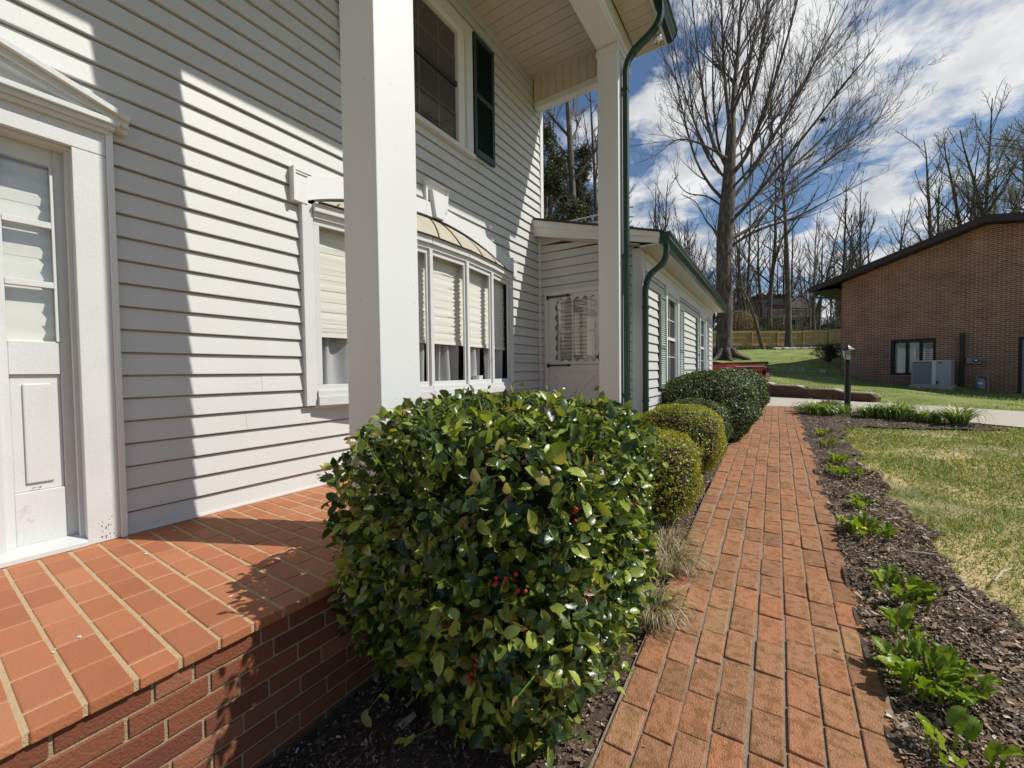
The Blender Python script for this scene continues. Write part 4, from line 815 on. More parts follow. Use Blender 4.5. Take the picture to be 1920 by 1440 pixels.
# planter bowl
px_, py_ = 3.98, 11.05; pz = float(gz(px_, py_)); pl = empty('planter', (px_, py_, pz), 'dark bowl planter of dry reddish stems left of the lamp post', 'planter'); XP = Wm(pl)
MB(XP).tube([(0, 0, -.02), (0, 0, .03), (0, 0, .13), (0, 0, .155), (0, 0, .135)], [.11, .14, .22, .235, .20], 24).build('bowl', M['clay'], pl, smooth=True)
mb = MB(XP)
for i in range(90):
    a = random.uniform(0, 6.3); l = random.uniform(.08, .22); b_ = random.uniform(.2, 1.1); r0 = random.uniform(0, .14)
    p0 = np.array([r0*math.cos(a), r0*math.sin(a), .12]); dv = np.array([math.cos(a)*b_, math.sin(a)*b_, 1.]); dv /= np.linalg.norm(dv)
    mb.tube([p0, p0+dv*l*.5, p0+dv*l+np.array([0, 0, -.05*b_])], [.004, .003, .001], 4)
mb.build('dry_stems', M['deadplant'], pl)

# ------------------------------------------------------------------ shrubs
LEAF_V = [(0, 0, 0), (.20, .25, .07), (.20, -.25, .07), (.5, .31, .10), (.5, 0, -.02), (.5, -.31, .10), (.82, .25, .02), (.80, 0, -.05), (.82, -.25, .02), (1.08, 0, -.16), (.18, 0, 0)]
LEAF_F = [(0, 10, 1), (0, 2, 10), (1, 10, 4), (1, 4, 3), (10, 2, 5), (10, 5, 4), (3, 4, 7), (3, 7, 6), (4, 5, 8), (4, 8, 7), (6, 7, 9), (7, 8, 9)]
SM_V = [(0, 0, 0), (.45, .32, .07), (1, 0, -.05), (.45, -.32, .07)]; SM_F = [(0, 1, 2, 3)]
def superell(n, hx, hy, hz, e=3.2, inner=.72, lump=.042, seed=0, bottom=-1.):
    rg = np.random.default_rng(seed); d = rg.normal(size=(n*2, 3)); d /= np.linalg.norm(d, axis=1, keepdims=True); d = d[d[:, 2] > bottom][:n]
    A = np.array([hx, hy, hz]); t = (np.abs(d/A)**e).sum(1)**(-1/e); P = d*t[:, None]*np.where(rg.random(len(d)) < .05, rg.uniform(1.0, 1.07, len(d)), 1.)[:, None]
    nrm = np.sign(P)*np.abs(P/A)**(e-1)/A; nrm /= np.linalg.norm(nrm, axis=1, keepdims=True)
    q = P/A; lm = 1+lump*(np.sin(q[:, 0]*7+seed)*np.sin(q[:, 1]*6+1.3*seed)+np.sin(q[:, 2]*8+q[:, 0]*3))
    dep = inner+(1-inner)*rg.random(len(P))**.45
    return P*(dep*lm)[:, None], nrm, dep, rg
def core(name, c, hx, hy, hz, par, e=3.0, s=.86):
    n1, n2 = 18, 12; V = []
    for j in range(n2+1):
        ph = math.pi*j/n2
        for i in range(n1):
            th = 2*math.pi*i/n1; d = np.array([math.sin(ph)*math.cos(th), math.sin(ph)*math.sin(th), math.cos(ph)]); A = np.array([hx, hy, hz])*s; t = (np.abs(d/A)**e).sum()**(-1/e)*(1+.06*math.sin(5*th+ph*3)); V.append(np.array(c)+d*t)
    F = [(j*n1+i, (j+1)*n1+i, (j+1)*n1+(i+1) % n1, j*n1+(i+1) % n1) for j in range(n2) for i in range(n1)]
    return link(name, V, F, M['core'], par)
def shrub(name, c, half, n, leaf, m, label, cat, group=None, seed=1, e=3.0, tpl=None, inner=.75, stem=True, spr=0, cs=.86, tilt=.8, narrow=0., nw=.9):
    gzv = terr(c[0], c[1]); root = empty(name, (c[0], c[1], gzv), label, cat, group)
    P, nr, dep, rg = superell(n, *half, e=e, inner=inner, seed=seed)
    if narrow:
        zz = P[:, 2]/half[2]; f = 1-narrow*np.clip(-zz, 0, 1)**1.5; P[:, 0] *= f; P[:, 1] *= f
    P += np.array(c); k = P[:, 2] > gzv+.02; P, nr, dep = P[k], nr[k], dep[k]; n = len(P)
    up = np.array([0, 0, 1.]); td = nr*.55+up*.5+rg.normal(size=(n, 3))*tilt; ln = nr*nw+up*.35+rg.normal(size=(n, 3))*(.62 if nw > .6 else .72)
    sz = leaf*rg.uniform(.55, 1.3, n)
    tv, tf = tpl if tpl else (SM_V, SM_F)
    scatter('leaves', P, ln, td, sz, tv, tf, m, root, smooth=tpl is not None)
    core('filler_core', c, *half, root, s=cs)  # solid dark core, added so light does not pass through the leaves
    if stem:
        mb = MB()
        for i in range(5): a = i*1.26; mb.tube([(c[0]+.05*math.cos(a), c[1]+.05*math.sin(a), gzv-.05), (c[0]+.18*math.cos(a), c[1]+.18*math.sin(a), c[2]-.1)], [.016, .01], 6)
        mb.build('stem', M['bark'], root)
    return root
# big holly
HC = (1.985, 1.50, -.745); HH = (.555, .585, .60)
root = shrub('holly_bush', HC, HH, 17500, .047, M['holly'], 'large glossy leaved holly bush with red berries in front of the porch', 'bush', None, 3, e=5.5, tpl=(LEAF_V, LEAF_F), inner=.70, cs=.70, tilt=.85, narrow=.28, nw=.5)
rg = np.random.default_rng(5); P, nr, dep, _ = superell(400, *HH, e=5.5, inner=.98, seed=11); P = P+np.array(HC); sp = MB(); LP, LN, LT = [], [], []
for i in range(200):
    p = P[i]; d = nr[i]*.8+np.array([0, 0, .5])+rg.normal(size=3)*.35; d /= np.linalg.norm(d); L_ = rg.uniform(.03, .09)
    if p[2] < -1.15: continue
    sp.tube([p-d*.08, p, p+d*L_], [.0022, .0018, .0010], 5)
    for j in range(4):
        q = p+d*L_*(j/3.); s_ = rg.normal(size=3); LP.append(q); LT.append(d*.7+s_*.7); LN.append(np.array([0, 0, 1.])+rg.normal(size=3)*.5)
sp.build('sprigs', M['lily'], root, kind='stuff'); scatter('young_leaves', np.array(LP), np.array(LN), np.array(LT), rg.uniform(.022, .045, len(LP)), LEAF_V, LEAF_F, M['holly'], root, smooth=True)
mb = MB(); P, nr, dep, _ = superell(900, *HH, e=3.4, inner=.93, seed=21)
cl = [(.52, .0, .20), (.50, .12, .16), (.45, -.35, .28), (.48, -.3, .05), (.5, .25, -.05), (.15, -.58, -.02), (.25, -.57, -.2), (.48, -.2, -.3), (.52, .1, -.3), (.05, -.58, .05), (.46, .38, .3), (.40, -.45, -.12), (.35, -.5, .12)]
for (a, b, c_) in cl:
    mb = MB()
    for i in range(rg.integers(6, 13)):
        q = np.array([a, b, c_])+rg.normal(size=3)*.017; q[2] = max(q[2], -.22); A = q/np.array(HH); t = (np.abs(A)**4.6).sum()**(-1/4.6); q = q*t*rg.uniform(.95, 1.01); fz = 1-.28*max(0, -q[2]/HH[2])**1.5; q = q*np.array([fz, fz, 1])+np.array(HC); r_ = rg.uniform(.0052, .0072)
        mb.tube([q+[0, 0, -r_], q+[0, 0, -r_*.5], q+[0, 0, r_*.3], q+[0, 0, r_]], [r_*.2, r_*.9, r_, r_*.3], 8)
    mb.build('berry_cluster', M['berry'], root, smooth=True)

GB = 'clipped shrubs between the porch and the path'
shrub('boxwood', (2.12, 3.42, -.84), (.39, .42, .34), 16000, .022, M['box'], 'small yellow green clipped boxwood right behind the holly bush', 'bush', GB, 4, e=2.7)
shrub('boxwood', (2.10, 4.75, -.74), (.46, .52, .35), 22000, .022, M['box'], 'mid sized yellow green clipped boxwood, second after the holly bush', 'bush', GB, 5, e=2.7)
shrub('clipped_shrub', (2.12, 5.55, -.70), (.43, .38, .325), 11000, .026, M['yew'], 'low dark green clipped shrub tucked between the boxwoods and the big hedge ball', 'bush', GB, 6, e=2.6)
shrub('hedge', (2.10, 6.95, -.535), (.68, .90, .49), 42000, .032, M['yew'], 'large rounded dark green clipped hedge beside the shuttered window', 'hedge', GB, 7, e=2.7)
shrub('hedge', (2.27, 9.35, -.48), (.60, .95, .48), 26000, .036, M['yew'], 'farthest dark green clipped hedge in front of the red truck bed', 'hedge', GB, 8, e=2.7)

def gp(px, py, h0=0.):   # a place on the front ground seen at that spot of the photograph
    d = CF+CR*(px-960)/FPX-CU*(py-720)/FPX; t = 1.
    for _ in range(40):
        p = CP+d*t; t = (gz(p[0], p[1])+h0)/d[2]
    return CP+d*t
# hostas
def hosta(px, py, n, size, label, seed, group='young hosta clumps in the mulch bed', spread=.12, up=1.):
    p = gp(px, py); rg = np.random.default_rng(seed); root = empty('hosta', tuple(p), label, 'plant', group); V = []; F = []; st = MB()
    for i in range(n):
        a = rg.uniform(0, 6.283); r0 = spread*math.sqrt(rg.random()); b = p+np.array([r0*math.cos(a), r0*math.sin(a), 0]); a2 = a+rg.normal()*.5
        o = np.array([math.cos(a2), math.sin(a2), 0]); L = size*rg.uniform(.7, 1.15); pet = L*rg.uniform(.3, 1.0); th = rg.uniform(.05, .65)/up
        tp = b+o*pet*math.sin(th)*.7+np.array([0, 0, pet]); st.tube([b-[0, 0, .01], (b+tp)/2+o*.0, tp], [.006, .005, .004], 5)
        s_ = np.cross(o, [0, 0, 1.]); W_ = L*rg.uniform(.42, .62)/2*1.35; tw = rg.normal()*.6; bd = rg.uniform(.1, 1.1); ns, nc = 7, 5; base = len(V)
        for j in range(ns):
            t = j/(ns-1); ang = th+t*bd+(.35 if t > .75 else 0); c0 = tp if j == 0 else c0+(o*math.sin(ang)+np.array([0, 0, math.cos(ang)]))*L/(ns-1)
            wd_ = W_*math.sin(math.pi*min(1, (t*.93+.07))**.75)**.8; nn_ = o*(-math.cos(ang))+np.array([0, 0, math.sin(ang)])
            for k in range(nc):
                u = (k-(nc-1)/2)/((nc-1)/2); V.append(c0+(s_*math.cos(tw)+nn_*math.sin(tw)*.3)*u*wd_+nn_*(u*u)*wd_*.55+nn_*.006*math.sin(t*9+u*5))
        F += [(base+j*nc+k, base+(j+1)*nc+k, base+(j+1)*nc+k+1, base+j*nc+k+1) for j in range(ns-1) for k in range(nc-1)]
    link('leaves', V, F, M['hosta'], root, True); st.build('leaf_stalks', M['hosta'], root)
    return root
hosta(1750, 1285, 64, 0.071, 'biggest pale green hosta clump nearest the camera beside the brick path', 31, spread=.14)
hosta(1690, 1195, 8, 0.082, 'few upright hosta leaves just behind the biggest hosta clump', 36, spread=.07, up=1.5)
hosta(1690, 1118, 46, 0.062, 'dense low hosta clump, second group counted from the camera', 32, spread=.13)
hosta(1800, 1430, 9, 0.082, 'sparse hosta shoots at the near right end of the bed', 33, spread=.10, up=1.4)
hosta(1622, 1003, 34, 0.073, 'hosta clump with two yellow flowers at its foot', 34, spread=.12)
hosta(1614, 952, 14, 0.069, 'small narrow hosta clump just beyond the one with yellow flowers', 35, spread=.07, up=1.3)
hosta(1583, 893, 24, 0.073, 'bright green hosta tuft midway along the bed edge', 37, spread=.12)
hosta(1570, 870, 14, 0.077, 'taller hosta tuft touching the far side of the bright green one', 38, spread=.09, up=1.3)
hosta(1553, 838, 14, 0.073, 'small hosta tuft near the far end of the bed', 39, spread=.09)
hosta(1543, 817, 14, 0.073, 'farthest little hosta tuft with a pale flower near the daylilies', 40, spread=.10)
p = gp(1610, 1003); fl = empty('flower', tuple(p), 'pair of small yellow flowers at the foot of a hosta', 'flower'); mb = MB()
for dx in (-.02, .03):
    for i in range(5):
        a = i*1.257; c_ = p+np.array([dx, dx*.5, .045]); mb.tube([c_, c_+np.array([.012*math.cos(a), .012*math.sin(a), .004]), c_+np.array([.021*math.cos(a), .021*math.sin(a), .0])], [.003, .009, .002], 6)
mb.build('petals', M['yellow'], fl, smooth=True); MB().tube([p, p+[-.02, -.01, .045]], .002, 4).tube([p, p+[.03, .015, .045]], .002, 4).build('stalk', M['hosta'], fl)
# strap leaved clumps
def clump(name, c, n, L, W_, m, label, cat, group, seed, droop=1., spread=.12):
    z = terr(c[0], c[1]); rg = np.random.default_rng(seed); root = empty(name, (c[0], c[1], z), label, cat, group); V = []; F = []
    for i in range(n):
        a = rg.uniform(0, 6.283); r0 = spread*math.sqrt(rg.random()); b = np.array([c[0]+r0*math.cos(a), c[1]+r0*math.sin(a), z-.01]); a2 = a+rg.normal()*.5; o = np.array([math.cos(a2), math.sin(a2), 0.]); s_ = np.cross(o, [0, 0, 1.])
        l = L*rg.uniform(.6, 1.15); th = rg.uniform(.08, .5); k1 = rg.uniform(.8, 1.8)*droop; ns = 7; base = len(V); q = b.copy(); w0 = W_*rg.uniform(.7, 1.2)
        for j in range(ns):
            t = j/(ns-1); ang = th+k1*t*t*1.3
            if j: q = q+(o*math.sin(ang)+np.array([0, 0, math.cos(ang)]))*l/(ns-1)
            w_ = w0*(1-t**2.2*.95); V += [q-s_*w_/2, q+s_*w_/2]
        F += [(base+2*j, base+2*j+1, base+2*j+3, base+2*j+2) for j in range(ns-1)]
    link('blades', V, F, m, root, True); return root
for (p1, p2, p3, lab, nm_) in (((1705, 1040), (1750, 1046), (1800, 1062), 'long pale forked stick lying on the mulch at the lawn edge', 'stick'), ((1795, 1120), (1835, 1150), (1870, 1172), 'thin pale twig on the mulch right of the largest hosta', 'stick'), ((1865, 1096), (1878, 1080), (1896, 1072), 'short crooked bleached twig lying on the lawn', 'stick')):
    P_ = [gp(*q)+np.array([0, 0, .022]) for q in (p1, p2, p3)]; o_ = P_[1]; mbk = MB(); mbk.tube(P_, [.004, .0055, .003], 6); mbk.tube([P_[1], P_[1]*.5+P_[2]*.5+np.array([.03, -.03, .012])], [.004, .002], 5)
    tag(mbk.build(nm_, M['lit2'], origin=tuple(o_)), lab, 'stick', 'fallen sticks in the garden')
p = gp(1622, 858); XK = Matrix.Translation(Vector(p+np.array([0, 0, .02]))) @ Matrix.Rotation(.6, 4, 'Z') @ Matrix.Rotation(.5, 4, 'Y')
tag(MB(XK).prism([(-.045, -.018), (.035, -.02), (.05, 0), (.035, .02), (-.045, .018)], 2, 0, .004).build('plant_label', M['trim'], origin=tuple(p), bevel=.001), 'blank white plastic plant label lying at the mulch edge', 'plant label')
GD = 'daylily clumps around the lamp post'
for i, (cx_, cy_, nn_, lab) in enumerate([(3.74, 10.15, 260, 'daylily clump at the end of the brick path, leftmost of the row'), (4.16, 10.5, 40, 'thin daylily clump at the foot of the lamp post'), (4.50, 10.05, 190, 'daylily clump just right of the lamp post'), (4.86, 9.98, 230, 'tall daylily clump in the middle of the row right of the lamp post'), (5.18, 9.72, 170, 'broad daylily clump, third to the right of the lamp post'), (5.50, 9.50, 140, 'darkest daylily clump at the right end of the row')]):
    clump('daylily', (cx_, cy_), nn_, (.56, .30, .46, .60, .44, .54)[i], .026, M['lily'], lab, 'plant', GD, 50+i, spread=(.17, .06, .11, .14, .12, .09)[i], droop=(2., 1.2, 1.8, 1.7, 2.1, 1.2)[i])
GL = 'grassy tufts along the left edge of the path'
for i, (cx_, cy_, nn_, lab) in enumerate([(2.43, 2.72, 240, 'straw and green grassy tuft spilling onto the path right behind the holly bush'), (2.44, 2.20, 240, 'nearest grassy tuft squeezed between holly bush and path'), (2.36, 3.0, 140, 'smaller grassy tuft against the first boxwood')]):
    clump('grass_tuft', (cx_, cy_), int(nn_*1.5), .26, .0048, M['liri'], lab, 'plant', GL, 60+i, droop=1.7, spread=.11)

# ------------------------------------------------------------------ trees
def tubes(name, paths, m, parent=None, thick=.05, origin=None, ks=(3, 7)):
    Vs, Fs, b = [], [], 0
    for pts, rad in paths:
        n = len(pts); k = ks[1] if rad[0] > thick else (5 if rad[0] > thick*.4 and ks[1] > 5 else ks[0]); T = np.gradient(pts, axis=0); T /= (np.linalg.norm(T, axis=1, keepdims=True)+1e-9)
        ref = np.array([.31, .17, .93]) if abs(T[0][2]) < .8 else np.array([1., .13, 0]); A = np.cross(T, ref); A /= (np.linalg.norm(A, axis=1, keepdims=True)+1e-9); B = np.cross(T, A)
        an = np.arange(k)*2*math.pi/k; V = pts[:, None]+rad[:, None, None]*(A[:, None]*np.cos(an)[None, :, None]+B[:, None]*np.sin(an)[None, :, None]); Vs.append(V.reshape(-1, 3))
        i, j = np.meshgrid(np.arange(n-1), np.arange(k), indexing='ij'); Fs.append(np.stack([b+i*k+j, b+i*k+(j+1) % k, b+(i+1)*k+(j+1) % k, b+(i+1)*k+j], -1).reshape(-1, 4)); b += n*k
    return link(name, np.concatenate(Vs), np.concatenate(Fs), m, parent, True, origin)
def spawn(path, rg, lvl, maxl, out, dens, upb, lenf, rmin, wig=.12, side=.9):
    pts, rad = path; seg_ = np.linalg.norm(np.diff(pts, axis=0), axis=1); Lt = seg_.sum(); cum = np.r_[0, np.cumsum(seg_)]
    n = max(2, int(dens[lvl]*Lt)); t0 = .22 if lvl else .1
    for s in np.sort(rg.uniform(t0, .98, n)):
        d = s*Lt; i = min(np.searchsorted(cum, d)-1, len(seg_)-1); i = max(i, 0); w = (d-cum[i])/seg_[i]; p = pts[i]*(1-w)+pts[i+1]*w; r = (rad[i]*(1-w)+rad[i+1]*w)*rg.uniform(.45, .7)
        if r < rmin: r = rmin
        t = (pts[i+1]-pts[i])/seg_[i]; q = rg.normal(size=3); q -= t*(q@t); q /= np.linalg.norm(q); dr = t+q*side*rg.uniform(.5, 1.1)+np.array([0, 0, upb]); dr /= np.linalg.norm(dr)
        L = lenf*Lt*(1-s*.55)*rg.uniform(.5, 1.1)
        if L < .25: continue
        m_ = 6 if lvl < 1 else (5 if L > 1 else 4); P = [p]; dd_ = dr
        for k in range(m_): dd_ = dd_+rg.normal(size=3)*wig+np.array([0, 0, upb*.25]); dd_ /= np.linalg.norm(dd_); P.append(P[-1]+dd_*L/m_)
        ch = (np.array(P), np.linspace(r, rmin*.6, m_+1)); out.append(ch)
        if lvl+1 < maxl: spawn(ch, rg, lvl+1, maxl, out, dens, upb, lenf, rmin, wig, side)
def smooth(P, n=14):
    P = np.array(P, float); t = np.linspace(0, len(P)-1, n); i = np.clip(t.astype(int), 0, len(P)-2); f = t-i
    Q = np.vstack([2*P[0]-P[1], P, 2*P[-1]-P[-2]]); a, b, c, d = Q[i], Q[i+1], Q[i+2], Q[i+3]; f = f[:, None]
    return .5*((2*b)+(-a+c)*f+(2*a-5*b+4*c-d)*f**2+(-a+3*b-3*c+d)*f**3)
# the big tree
rg = np.random.default_rng(12)
def limb(pp, r0, r1, dz=0., dep=25.): 
    n = len(pp); return smooth([at(x, y, dep+dz*i/(n-1)) for i, (x, y) in enumerate(pp)], 16), np.linspace(r0, r1, 16)
trunk = (smooth([at(x, y, 25) for x, y in ((1354, 690), (1356, 668), (1358, 640), (1359, 560), (1357, 480), (1360, 430), (1366, 350), (1369, 290), (1372, 225))], 22),
         np.interp(np.linspace(0, 1, 22), [0, .05, .12, .3, .55, .6, .8, 1], [1.05, .68, .52, .44, .42, .50, .35, .24]))
big = [trunk]
LB = [(((1372, 240), (1376, 170), (1384, 90), (1390, 0), (1400, -90), (1404, -170)), .24, .03, 1), (((1370, 250), (1362, 180), (1356, 100), (1352, 0), (1345, -100)), .19, .03, -2), (((1368, 300), (1345, 285), (1328, 235), (1315, 150), (1304, 60), (1292, -50)), .19, .03, -3), (((1366, 320), (1350, 285), (1338, 200), (1336, 100), (1332, -40)), .16, .03, 3),
    (((1369, 290), (1392, 245), (1410, 180), (1428, 90), (1440, 0), (1450, -90)), .22, .03, 2), (((1370, 330), (1400, 290), (1430, 215), (1465, 110), (1490, 20), (1510, -60)), .22, .03, -3), (((1367, 380), (1405, 330), (1450, 255), (1500, 165), (1550, 80), (1590, 10)), .20, .03, 2), (((1364, 420), (1400, 385), (1455, 320), (1520, 240), (1580, 160), (1640, 90)), .20, .03, -2),
    (((1364, 450), (1410, 425), (1460, 375), (1530, 320), (1600, 260), (1665, 210)), .19, .03, 3), (((1364, 465), (1420, 432), (1490, 408), (1560, 372), (1640, 330)), .15, .025, -2), (((1352, 370), (1330, 345), (1305, 300), (1285, 230), (1268, 150), (1255, 60)), .15, .025, 2), (((1352, 290), (1310, 268), (1270, 262), (1230, 290), (1190, 308)), .10, .02, -4), (((1352, 385), (1325, 368), (1290, 362), (1270, 340), (1262, 300)), .09, .02, 3), (((1350, 455), (1338, 430), (1325, 415), (1305, 380), (1280, 365)), .11, .02, -3),
    (((1374, 210), (1398, 150), (1415, 60), (1425, -40)), .14, .03, -4), (((1380, 150), (1410, 90), (1440, 10), (1470, -70)), .12, .025, 4), (((1368, 340), (1330, 300), (1300, 220), (1290, 120), (1280, 0)), .13, .02, 4), (((1370, 300), (1410, 270), (1470, 200), (1540, 120), (1600, 40)), .13, .02, 5), (((1366, 400), (1440, 350), (1520, 280), (1600, 200), (1670, 140)), .13, .02, 5), (((1366, 360), (1420, 300), (1480, 210), (1530, 110), (1570, 0)), .13, .02, -5), (((1400, 400), (1470, 350), (1550, 290), (1630, 240), (1690, 190)), .09, .02, 1), (((1372, 240), (1390, 150), (1420, 60), (1460, -40), (1480, -120)), .12, .02, 3), (((1355, 330), (1315, 260), (1285, 180), (1265, 90), (1250, 0)), .10, .02, 0)]
subs = []
for pp, r0, r1, dz in LB:
    l_ = limb(pp, r0*.66, r1*.6, dz); big.append(l_); spawn(l_, rg, 0, 3, subs, (1.35, 1.4, 1.6), .24, .54, .0105, .085, .64)
tz = terr(.31, 28.13)
bt = empty('maple_tree', (.31, 28.13, tz), 'huge bare tree with upswept limbs rising behind the red truck bed', 'tree')
tubes('trunk', big[:1], M['bark'], bt, .05, ks=(4, 18)); tubes('limbs', big[1:], M['bark'], bt, .05, ks=(5, 9)); tubes('crown', subs, M['twig'], bt, .05, ks=(3, 5))
roots = []
for i in range(9):
    a = i*.7+.2; b_ = np.array([.31, 28.13, tz]); o = np.array([math.cos(a), math.sin(a), 0]); l = rg.uniform(.9, 1.7); roots.append((smooth([b_+o*.45+[0, 0, .55], b_+o*.8+[0, 0, .16], b_+o*l+[0, 0, .0], b_+o*(l+.5)+[0, 0, -.2]], 8), np.linspace(.2, .06, 8)))
tubes('roots', roots, M['bark'], bt, .02, ks=(4, 8))
# bird nest in the tree
pn = at(1543, 226, 25); nest = MB(); 
for i in range(60):
    a = rg.uniform(0, 6.28); q = pn+np.array([math.cos(a), math.sin(a), rg.normal()*.4])*rg.uniform(.03, .16); e_ = q+rdir(1)[0]*.18; nest.tube([q, e_], .012, 4)
tag(nest.build('bird_nest', M['core'], origin=tuple(pn)), 'dark twiggy nest high in the right side of the huge bare tree', 'nest')

def treeproto(kind, seed, H, R0, dens=(.8, 1.2, 1.8), upb=.25, lean=0., leafm=None, nleaf=0, lsz=.15, first=.3, nl=11, lenf=.42, splay=.5, forks=1, maxl=3, rmin=.012, wand=.05):
    rg = np.random.default_rng(seed); tr_, out = [], []
    for f in range(forks):
        a = rg.uniform(0, 6.28); P = [np.zeros(3)]; d = np.array([lean*.1+(.16*math.cos(a) if forks > 1 else 0), (.16*math.sin(a) if forks > 1 else 0), 1.]); nseg = 12
        for k in range(nseg): d = d+np.r_[rg.normal(size=2)*wand, 0]+np.array([lean*.03, 0, .05]); d /= np.linalg.norm(d); P.append(P[-1]+d*H*(1 if f == 0 else rg.uniform(.7, .95))/nseg)
        P = np.array(P); t = (P, np.r_[R0*1.3, np.linspace(R0, R0*.12, nseg)]*(1 if forks == 1 else .75)); tr_.append(t)
        for i in range(nl):
            s = first+(1-first)*(i+rg.random())/nl*.95; j = min(int(s*nseg), nseg-1); w = s*nseg-j; p = P[j]*(1-w)+P[j+1]*w; a = rg.uniform(0, 6.28); L = H*.30*(1.15-s*.7)*rg.uniform(.7, 1.2)
            d = np.array([math.cos(a), math.sin(a), splay+s*1.0]); d /= np.linalg.norm(d); Q = [p]
            for k in range(7): d = d+rg.normal(size=3)*.10+np.array([0, 0, upb*.22]); d /= np.linalg.norm(d); Q.append(Q[-1]+d*L/7)
            l_ = (np.array(Q), np.linspace(t[1][j]*.5, .02, 8)); out.append(l_); spawn(l_, rg, 1, maxl, out, dens, upb, lenf, rmin, .14, .75)
    o = tubes('trunk', tr_, M['bark'], None, .05, ks=(4, 9)); c = tubes('crown', out, M['twig2'], None, .05, ks=(3, 5)); lv = None
    if leafm:
        tips = np.concatenate([p[-3:] for p, r in out]); idx = rg.integers(0, len(tips), nleaf); Pq = tips[idx]+rg.normal(size=(nleaf, 3))*.22
        lv = scatter('foliage', Pq, rdir(nleaf), rdir(nleaf), lsz*rg.uniform(.5, 1.3, nleaf), SM_V, SM_F, leafm)
    for q in (o, c, lv):
        if q: COL.objects.unlink(q)
    return [q for q in (o, c, lv) if q]
def plant(proto, name, x, y, label, group, sc=1., rz=0., z=None, cat='tree'):
    e_ = bpy.data.objects.new(name, None); COL.objects.link(e_); e_.location = (x, y, (terr(x, y)-.1) if z is None else z); e_.rotation_euler = (0, 0, rz); e_.scale = (sc, sc, sc); e_.empty_display_size = .2
    tag(e_, label, cat, group)
    for q in proto: c = q.copy(); COL.objects.link(c); c.parent = e_
    return e_
PA = treeproto('a', 101, 17, .22, dens=(.8, 2.6, 3.4), lenf=.52, nl=16, rmin=.010); PB = treeproto('b', 102, 15, .22, forks=2, nl=12, dens=(.8, 2.6, 3.4), lenf=.5, rmin=.010); PC = treeproto('c', 103, 19, .26, first=.35, nl=16, dens=(.8, 1.8, 2.4), lenf=.5, leafm=M['bud'], nleaf=4500, lsz=.10)
PD = treeproto('d', 104, 9, .13, forks=2, nl=9, splay=.2, upb=.1, dens=(1.2, 2.6, 3.6), lenf=.5); PE = treeproto('e', 105, 14, .22, first=.25, nl=16, leafm=M['pine'], nleaf=26000, lsz=.16, splay=-.1, upb=.15)
PP = treeproto('p', 106, 22, .25, first=.45, nl=15, lenf=.48, dens=(.8, 2.4, 3.0), wand=.015); PL = treeproto('l', 107, 8, .15, lean=-2.2, nl=8, first=.35)
def tz_at(px, dep): p = at(px, 650, dep); return p[0], p[1]
tr_ = random.Random(9); GT = 'bare trees along the fence'; GW = 'bare woodland trees behind the houses'
for (pr, px, dep, sc, rz, lab) in [(PP, 1478, 36, 1.0, .3, 'tall pole straight tree standing in front of the wooden fence'), (PL, 1432, 34, 1.0, .6, 'leaning small tree left of the pole straight tree'), (PB, 1530, 42, 1.0, 1.1, 'forked dark tree behind the fence just left of the brick house eave'), (PD, 1560, 38, .75, 2.0, 'low tangled tree against the fence beside the brick house'),
        (PD, 1505, 50, .9, .2, 'brushy small tree in front of the far grey house'), (PA, 1617, 48, .92, 2.2, 'bare tree with crooked limb rising above the left slope of the brown roof'), (PD, 1385, 46, .9, 4.0, 'twiggy small tree directly right of the huge trunk')]:
    x, y = tz_at(px, dep); plant(pr, 'bare_tree', x, y, lab, GT, sc, rz)
for i in range(11):
    x, y = tz_at(1385+i*18+tr_.uniform(-6, 6), tr_.uniform(42, 54)); plant(PD, 'bare_tree', x, y, 'brushy small tree before the grey house, number %s from the left' % ['one', 'two', 'three', 'four', 'five', 'six', 'seven', 'eight', 'nine', 'ten', 'eleven'][i], GT, tr_.uniform(.6, .85), i*1.3)
x, y = tz_at(1690, 52); plant(PD, 'bare_tree', x, y, 'short twiggy tree with a nest showing over the brown roof slope', GT, 1.15, .4)
tr = random.Random(4); k = 0
LST = [(1762, 37, .88, PA), (1745, 39, .8, PB), (1790, 38, 1.0, PB), (1822, 36, .98, PA), (1850, 36, 1.0, PC), (1878, 34, 1.02, PC), (1905, 36, 1.12, PC), (1925, 33, 1.05, PC), (1890, 40, 1.15, PB), (1965, 35, 1.15, PC), (2010, 38, 1.2, PC), (1725, 44, .85, PB), (1840, 42, 1.1, PP), (1915, 42, 1.15, PA)]
ORD = ['first', 'second', 'third', 'fourth', 'fifth', 'sixth', 'seventh', 'eighth', 'ninth', 'tenth']; cnt = {True: 0, False: 0}; LST.sort()
for (px, dep, sc, pr) in LST:
    od = ORD[cnt[pr is PC]]; cnt[pr is PC] += 1
    x, y = tz_at(px, dep); plant(pr, 'budding_tree' if pr is PC else 'bare_tree', x, y, 'tall tree with pale green buds above the brown roof, '+od+' from the left' if pr is PC else 'slender bare tree above the brown roof, '+od+' of its kind from the left', 'budding trees above the brown roof' if pr is PC else 'slender bare trees above the brown roof', sc, tr.uniform(0, 6))
for i in range(120):
    px = tr.uniform(1010, 1960); dep = tr.uniform(50, 95); pr = tr.choice([PA, PB, PA, PB, PD]); x, y = tz_at(px, dep); plant(pr, 'bare_tree', x, y, 'grey bare tree in the far woodland behind the fence', GW, tr.uniform(.95, 1.55), tr.uniform(0, 6))
GE = 'trees seen through the gap above the side wing'
